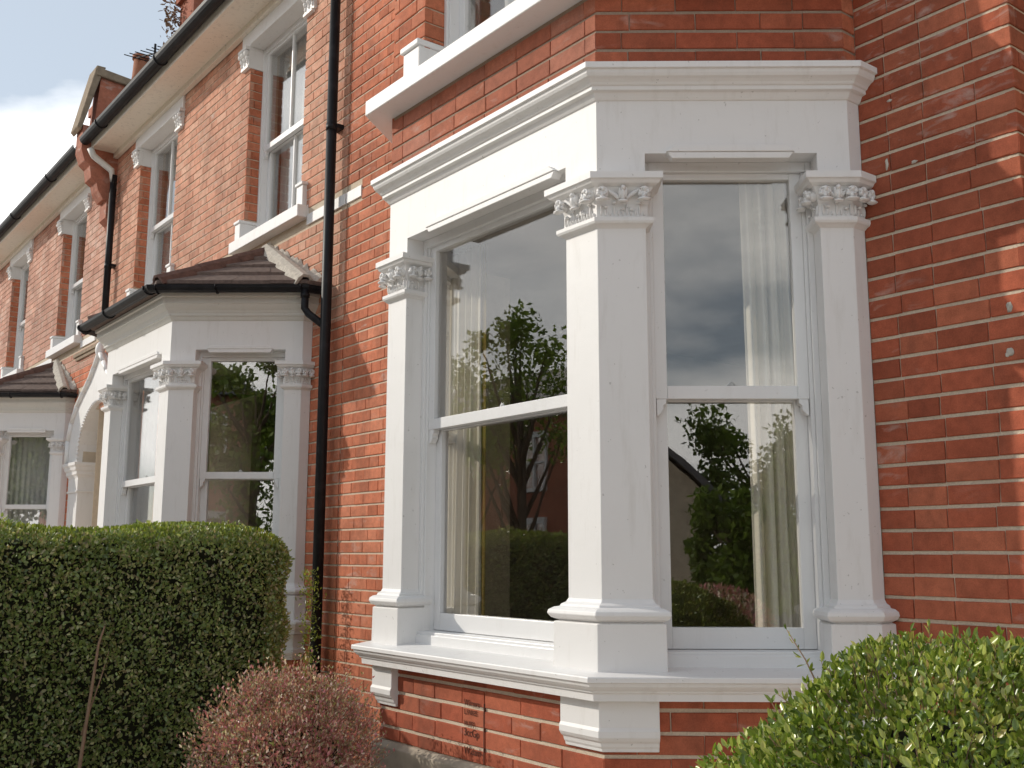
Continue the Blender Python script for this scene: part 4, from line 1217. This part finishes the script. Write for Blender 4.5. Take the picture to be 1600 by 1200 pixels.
# --- clipped hedge on the boundary
def rounded_box(n, x0, x1, y0, y1, z0, z1, r, wts):
    """samples on the surface (top, +x, -x, +y end)"""
    pts = []; nr = []
    cnt = rng.multinomial(n, np.array(wts)/sum(wts))
    def add(p, q): pts.append(p); nr.append(q)
    a = rng.random(cnt[0]); b = rng.random(cnt[0]); p = np.stack([x0+(x1-x0)*a, y0+(y1-y0)*b, np.full(cnt[0], z1)], 1); add(p, np.tile([0, 0, 1.], (cnt[0], 1)))
    a = rng.random(cnt[1])**.9; b = rng.random(cnt[1]); p = np.stack([np.full(cnt[1], x1), y0+(y1-y0)*b, z0+(z1-z0)*a], 1); add(p, np.tile([1., 0, 0], (cnt[1], 1)))
    a = rng.random(cnt[2]); b = rng.random(cnt[2]); p = np.stack([np.full(cnt[2], x0), y0+(y1-y0)*b, z0+(z1-z0)*a], 1); add(p, np.tile([-1., 0, 0], (cnt[2], 1)))
    a = rng.random(cnt[3]); b = rng.random(cnt[3]); p = np.stack([x0+(x1-x0)*a, np.full(cnt[3], y1), z0+(z1-z0)*b], 1); add(p, np.tile([0, 1., 0], (cnt[3], 1)))
    p = np.concatenate(pts); q = np.concatenate(nr)
    # round the edges: pull towards an inner box
    lo = np.array([x0+r, y0-1, z0-1]); hi = np.array([x1-r, y1-r, z1-r])
    c = np.clip(p, lo, hi); v = p-c; ln = np.linalg.norm(v, axis=1); k = ln > 1e-6
    out = p.copy(); out[k] = c[k]+v[k]/ln[k][:, None]*r
    q2 = q.copy(); q2[k] = v[k]/ln[k][:, None]
    return out, q2
HX0, HX1, HY0, HY1, HZ = -3.30, -2.66, -6.5, .17, .468
hedge = thing('hedge', (-3.0, -3.1, -1.3), 'tall clipped dark green privet hedge with flat sunlit top at left', 'hedge')
hp, hn = rounded_box(200000, HX0, HX1, HY0, HY1, -1.3, HZ, .15, (6, 18, 4, 2.4))
near = (hp[:, 1] > -3.2) | (rng.random(len(hp)) < .4)
hp, hn = hp[near], hn[near]
hp = hp+hn*(ndisp(hp, 3.1, .025)+ndisp(hp, 11, .022)-np.abs(rng.normal(size=len(hp)))*.045)[:, None]
hp += rng.normal(size=hp.shape)*.006
# leave pockets
keep = (np.sin(hp[:, 1]*14+hp[:, 2]*9)+np.sin(hp[:, 2]*17-hp[:, 1]*6+hp[:, 0]*8)+rng.normal(size=len(hp))*.8) > -1.75
hp, hn = hp[keep], hn[keep]
leaf_mesh('foliage', hp, hn, .0215, 'hedge_leaf', hedge, 1.9, .3, .45, .55)
# young tips on top
tp, tn = rounded_box(9000, HX0, HX1, -4.5, HY1,   .3, HZ+.012, .19, (10, .6, .6, .3))
tk = tn[:, 2] > .45; tp, tn = tp[tk], tn[tk]
leaf_mesh('young_foliage', tp+tn*ndisp(tp, 3.1, .02)[:, None], tn, .019, 'hedge_tip', hedge, 2.2, .3, .9, .45)
m = MB(); m.box(HX0+.10, HX1-.12, HY0+.1, HY1-.12, -1.3, HZ-.055); m.build('shade_core', 'core', hedge, bevel=.05)  # solid dark box, painted shade between the leaves
m = MB()
m.tube([(HX1+.09, -1.02, -1.3), (HX1+.075, -.98, -.9), (HX1+.08, -.94, -.45), (HX1+.06, -.90, -.08), (HX1+.04, -.87, .0)], .013, 8, r1=.004)
m.tube([(HX1+.05, -.95, -.5), (HX1+.055, -.88, -.25), (HX1+.03, -.84, -.12)], .005, 6, r1=.002)
m.build('bare_stem', 'twig', hedge)

def ellip(n, c, r, zmin=-9, bias=0.0, shell=.35, sq=1.0):
    v = rng.normal(size=(n, 3)); v /= np.linalg.norm(v, axis=1)[:, None]
    if sq != 1.0:
        v = np.sign(v)*np.abs(v)**sq; v /= (np.abs(v)**2.6).sum(1)[:, None]**(1/2.6)
    rad = 1-shell*rng.random(n)**1.8
    p = np.array(c)+v*np.array(r)*rad[:, None]
    k = p[:, 2] > zmin
    nn = v/np.array(r); nn /= np.linalg.norm(nn, axis=1)[:, None]
    return p[k], nn[k]

# --- green box bush, right foreground
gb = thing('box_bush', (1.62, -.78, -1.3), 'rounded leafy bright green bush in the right foreground below the bay', 'bush')
GC = np.array([1.69, -.70, -.285]); GR = np.array([.425, .425, .47])
m = MB(); m.blob(GC, ((GR[0]*.70, 0, 0), (0, GR[1]*.70, 0), (0, 0, GR[2]*.70)), 24, 16, .10); m.blob(GC-np.array([0, 0, .45]), ((.30, 0, 0), (0, .30, 0), (0, 0, .50)), 18, 12, .10); m.build('shade_core', 'core', gb)  # solid dark blobs, shade inside the bush given by colour
gp_, gn_ = ellip(74000, GC, GR*np.array([1, 1, .97]), -1.1, shell=.40, sq=.9)
gp_[:, 2] = np.where(gp_[:, 2] < GC[2], GC[2]+(gp_[:, 2]-GC[2])*1.9, gp_[:, 2])
gp_ = gp_+gn_*(ndisp(gp_, 7, .03)+ndisp(gp_, 17, .014))[:, None]
kk = (np.sin(gp_[:, 0]*21+gp_[:, 2]*13)+np.sin(gp_[:, 1]*19-gp_[:, 2]*23)+rng.normal(size=len(gp_))*.45) > -.72
leaf_mesh('foliage', gp_[kk], gn_[kk], .0155, 'bush_leaf', gb, 2.0, .35, .55, .55)
# shoots
def shoots(center, rad, n, length, lsize, mat, parent, zfrac=-.1, twm='twig', name='shoot', pairs=5, rr=.0014):
    tw = MB(); P_ = []; N_ = []
    for i in range(n):
        v = rng.normal(size=3); v /= np.linalg.norm(v)
        if v[2] < zfrac: v[2] = abs(v[2])
        p = np.array(center)+v*np.array(rad)*.93
        nn = v/np.array(rad); nn /= np.linalg.norm(nn)
        d = nn*.6+np.array([0, 0, .55])+rng.normal(size=3)*.3; d /= np.linalg.norm(d)
        Ls = length*(.5+rng.random())
        bend = rng.normal(size=3)*.15
        pts = [p+d*Ls*t+bend*Ls*t*t for t in (0, .35, .7, 1)]
        tw.tube(pts, rr, 4, r1=rr*.5)
        for q in range(pairs):
            t = .2+.8*q/(pairs-1)
            b_ = p+d*Ls*t+bend*Ls*t*t
            for _ in range(2): P_.append(b_); N_.append(d+rng.normal(size=3)*.5)
    tw.build(name, twm, parent, fixn=False, kind='stuff')
    N_ = np.array(N_); N_ /= np.linalg.norm(N_, axis=1)[:, None]
    leaf_mesh('shoot_foliage', np.array(P_), N_, lsize, mat, parent, 2.4, .35, .7, .45)
shoots(GC, GR, 800, .045, .016, 'bush_leaf', gb)
# one long sprig standing clear
def sprig(base, tip, parent, mat, ls=.022):
    b = np.array(base); t = np.array(tip); m = MB(); m.tube([b, (b+t)/2+np.array([.006, 0, .0]), t], .002, 5, r1=.001)
    P_ = []; N_ = []
    for q in np.linspace(.3, 1, 7):
        for s_ in range(2):
            P_.append(b+(t-b)*q); N_.append((t-b)/np.linalg.norm(t-b)+rng.normal(size=3)*.5)
    m.build('sprig_stem', 'twig', parent, fixn=False)
    leaf_mesh('sprig_foliage', np.array(P_), np.array(N_), ls, mat, parent, 3, .3, .6, .4)

sprig((1.34, -.62, .07), (1.255, -.61, .185), gb, 'bush_leaf', .02)

# --- pink-brown feathery bush in front of the hedge
pb = thing('spiraea_bush', (-1.32, -.55, -1.3), 'fine pinkish brown feathery bush in front of the green hedge', 'bush')
PC = np.array([-1.23, -.55, -.51]); PR = np.array([.325, .325, .345])
m = MB(); m.blob(PC, ((PR[0]*.62, 0, 0), (0, PR[1]*.62, 0), (0, 0, PR[2]*.62)), 24, 16, .10); m.blob(PC-np.array([0, 0, .36]), ((.20, 0, 0), (0, .20, 0), (0, 0, .40)), 18, 12, .10); m.build('shade_core', 'core', pb)  # dark filler blobs standing for the shaded inside of the bush
pp_, pn_ = ellip(6000, PC, PR*.93, -1.2, shell=.6)
for q in range(46):
    v = rng.normal(size=3); v /= np.linalg.norm(v); v[2] = abs(v[2])*1.1-.25
    c_ = PC+v*PR*(.66+.22*rng.random()); a_, b_ = ellip(330, c_, np.array([.085, .085, .10])*(.7+.7*rng.random()), -1.2, shell=.8)
    pp_ = np.concatenate([pp_, a_]); pn_ = np.concatenate([pn_, b_])
pp_[:, 2] = np.where(pp_[:, 2] < PC[2], PC[2]+(pp_[:, 2]-PC[2])*1.95, pp_[:, 2])
pp_ = pp_+pn_*(ndisp(pp_, 6, .05)+ndisp(pp_, 17, .035)+rng.normal(size=len(pp_))*.02)[:, None]
leaf_mesh('foliage', pp_, pn_, .0185, 'pink_leaf', pb, 2.2, .3, .6, .6, petal=4)
shoots(PC, PR, 1300, .095, .013, 'pink_leaf', pb, -.2, pairs=5, rr=.0009)
# --- weed at the foot of the downpipe
wd = thing('weed', (-3.4, .62, -1.3), 'yellow green weed climbing the foot of the black downpipe', 'plant')
q = rng.random(900); P_ = np.stack([-3.46+rng.normal(size=900)*(.03+.03*(1-q)), P-.15+rng.normal(size=900)*.03, -.75+q*1.0], 1)
leaf_mesh('foliage', P_, np.tile([.3, -.9, .2], (900, 1)), .022, 'hedge_tip', wd, 3, .3, .4, .8)
m = MB(); m.tube([(-3.44, P-.14, -1.3), (-3.47, P-.15, -.6), (-3.45, P-.14, .2)], .006, 5, r1=.002); m.build('stem', 'twig', wd)

# =================================================================== SURROUNDINGS (seen in the glass)
m = MB(); m.box(-400, 400, -400, 300, -1.6, -1.304); gr = m.build('ground', 'soil'); gr['kind'] = 'structure'
m = MB(); m.box(-60, 60, -7.8, -5.6, -1.303, -1.296); o = m.build('pavement', 'paving'); o['kind'] = 'structure'
m = MB(); m.box(-120, 120, -13.0, -7.8, -1.3035, -1.40+.09); o = m.build('road', 'asphalt'); o['kind'] = 'structure'
m = MB(); m.box(-2.6, 14.0, -5.598, .79, -1.3035, -1.292); m.box(-20, -3.4, -5.598, .79, -1.3035, -1.292); o = m.build('bounce_paving', 'paving'); o['kind'] = 'structure'  # unseen pale ground, spread over the gardens to throw light up

def far_house(x0, x1, yf, depth, zt, label, sgn=1, mat='brick_worn', roof=2.4, rot=None):
    h = thing('opposite_house', ((x0+x1)/2, yf, -1.3), label, 'house', 'houses across the street')
    F = Frame((x0, yf), (1, 0), (0, sgn))
    m = MB(); m.box(x0, x1, min(yf, yf-sgn*depth), max(yf, yf-sgn*depth), -1.3, zt); m.build('wall', mat, h)
    m = MB()
    ya, yb = yf+sgn*.3, yf-sgn*depth-sgn*.3
    m.add([(x0-.2, ya, zt), (x1+.2, ya, zt), (x1+.2, yb, zt), (x0-.2, yb, zt), (x0-.2, (ya+yb)/2, zt+roof), (x1+.2, (ya+yb)/2, zt+roof)], [(0, 1, 5, 4), (2, 3, 4, 5), (0, 4, 3), (1, 2, 5), (3, 2, 1, 0)])
    m.build('roof', 'slate', h)
    W_ = x1-x0; n = max(1, int(W_/2.6))
    for fl in (-.2, 2.4):
        for i in range(n):
            u = W_*(i+.5)/n
            m = MB()
            for a, b, c_, d_ in ((u-.62, u+.62, fl-.12, fl), (u-.62, u+.62, fl+1.5, fl+1.68), (u-.62, u-.52, fl, fl+1.5), (u+.52, u+.62, fl, fl+1.5), (u-.04, u+.04, fl, fl+1.5), (u-.52, u+.52, fl+.74, fl+.80)):
                m.fbox(F, a, b, .0, .09, c_, d_)
            w_ = m.build('window', 'white', h)
            m = MB(); m.fbox(F, u-.52, u+.52, .01, .03, fl, fl+1.5); m.build('pane', 'dkglass', w_)
    return h
labs = ['brick house across the road, seen left in the bay glass', 'brick house across the road, second reflected in the bay glass', 'brick house across the road behind the street trees', 'brick house across the road, facing the garden path', 'brick house across the road at far left', 'brick house across the road at far right']
for i, x in enumerate((-27, -20.5, -14, -7.5, -33.5, 6)):
    far_house(x-3.2, x+3.2, -17.0-(i % 2)*.02, 8, 4.55, labs[i])
# gable-ended neighbour seen in the canted pane
nb = thing('neighbour_house', (14, -9.5, -1.3), 'pale rendered gabled house beyond the garden, seen in the right pane', 'house')
NU = np.array([.872, -.490]); NV = np.array([-.490, -.872]); NC = np.array([12.4, -6.35])
def npt(u, v, z): q = NC+NU*u+NV*v; return (q[0], q[1], z)
m = MB()
prf = [(0, -1.3), (6, -1.3), (6, 1.45), (3, 4.3), (0, 1.45)]
m.add([npt(0, a, b) for a, b in prf]+[npt(7, a, b) for a, b in prf], [(0, 1, 2, 3, 4), (9, 8, 7, 6, 5)]+[(i_, (i_+1) % 5, 5+(i_+1) % 5, 5+i_) for i_ in range(5)])
m.build('wall', 'stone', nb)
m = MB()
for a0, b0 in ((-.35, 1.20), (6.35, 1.20)):
    m.add([npt(-.3, a0, b0), npt(7.3, a0, b0), npt(7.3, 3, 4.45), npt(-.3, 3, 4.45), npt(-.3, a0, b0+.14), npt(7.3, a0, b0+.14), npt(7.3, 3, 4.60), npt(-.3, 3, 4.60)], [(0, 1, 2, 3), (7, 6, 5, 4), (0, 4, 5, 1), (1, 5, 6, 2), (2, 6, 7, 3), (3, 7, 4, 0)])
m.build('roof', 'slate', nb)
m = MB(); m.tube([npt(-.3, -.42, 1.22), npt(7.3, -.42, 1.22)], .06, 8); m.build('gutter', 'black', nb)

def tree(x, y, h, cr, label, n=9000, c0=.36, trunk=True, seed=0, ls=.13, squash=1.0):
    r = np.random.default_rng(seed)
    t = thing('tree', (x, y, -1.3), label, 'tree', 'trees and shrubs across the street')
    m = MB(); top = np.array([x, y, -1.3+h*.8])
    m.tube([(x, y, -1.3), (x+.05, y, -1.3+h*.4), top], .06*h**.7*.6, 8, r1=.02)
    cl = []
    for i in range(22):
        a = r.uniform(0, 6.28); q = r.uniform(.0, 1)
        c = np.array([x+math.cos(a)*cr*.75*r.random()**.6, y+math.sin(a)*cr*.75*r.random()**.6, -1.3+h*(c0+(.96-c0)*q)])
        cl.append((c, cr*r.uniform(.22, .42)*(1.15-.5*q)))
        b = np.array([x, y, -1.3+h*(.25+.4*q)]); m.tube([b, (b+c)/2+np.array([0, 0, -.05]), c], .022*h**.5, 5, r1=.006)
    m.build('trunk', 'bark', t, fixn=False)
    P_ = []; N_ = []
    for c, rd in cl:
        k = int(n/22); v = r.normal(size=(k, 3)); v /= np.linalg.norm(v, axis=1)[:, None]
        P_.append(c+v*rd*(r.random(k)**.5)[:, None]*np.array([1, 1, squash])); N_.append(v)
    leaf_mesh('crown', np.concatenate(P_), np.concatenate(N_), ls, 'tree_leaf', t, 1.7, .2, .2, 1.0, petal=4)
tree(-11.6, -8.3, 6.0, 1.5, 'slim street tree reflected at the left of the bay front glass', seed=1, c0=.58, n=4200, ls=.10)
tree(-16.4, -10.6, 6.0, 1.7, 'spreading street tree on the far pavement, in the middle of the row', seed=2, n=4200, c0=.60, ls=.10)
tree(-22, -12, 6.8, 2.4, 'street tree farther down the road on the left', seed=4)
tree(8.7, -3.75, 2.45, .85, 'leafy green garden shrub reflected in the canted pane', seed=5, n=9000, ls=.09, c0=.25)
tree(12.4, -4.4, 3.2, 1.2, 'dark tree behind the garden shrub to the right', seed=6, n=8000, c0=.3)
tree(16.8, -7.4, 4.4, 2.2, 'tall dark tree at the end of the gardens', seed=7, n=9000, c0=.3)
tree(-4.2, -10.5, 6.5, 2.0, 'street tree opposite the middle house', seed=8, n=12000)
tree(6.4, -13.4, 6.6, 2.0, 'tree in front of the house across the road at far right', seed=12, n=9000)
tree(-2.2, -13.5, 6.0, 2.0, 'street tree across the road opposite the near bay', seed=9, n=12000)
# garden bed of pinkish low plants seen in the lower right pane
gd = thing('flower_bush', (6.1, -2.75, -1.3), 'low pale pink flowering bush beside the garden path', 'bush')
fp, fn = ellip(9000, (6.1, -2.75, -.62), (.75, .6, .66), -1.28)
leaf_mesh('foliage', fp, fn, .045, 'pink_leaf', gd, 2, .3, .5, .6, petal=4)
m = MB(); m.blob((6.1, -2.75, -.7), ((.55, 0, 0), (0, .45, 0), (0, 0, .5)), 16, 10, .08); m.build('shade_core', 'core', gd)  # dark filler, the bush's inner shade put into its colour
# self-sown greenery on the chimney
cw = thing('chimney_weed', (-10.2, 1.85, 7.5), 'dry self-sown weed growing on the chimney above the gutter', 'plant')
k = 170; P_ = np.stack([-10.22+rng.normal(size=k)*.10, 1.80+rng.normal(size=k)*.07, 7.35+rng.normal(size=k)*.20], 1)
leaf_mesh('foliage', P_, np.tile([-.5, -.6, .3], (k, 1)), .07, 'twig', cw, 2.6, .3, .5, .8)
m = MB()
for q in range(6): m.tube([(-10.18, 1.82, 7.1+.1*q), (-10.24-.03*q, 1.76, 7.25+.1*q)], .008, 5, r1=.003)
m.build('stem', 'twig', cw)

# lift everything so that the ground is at zero
for o in list(COL.objects):
    if o.parent is None and o.type in ('MESH', 'EMPTY'):
        o.location.z += ZO
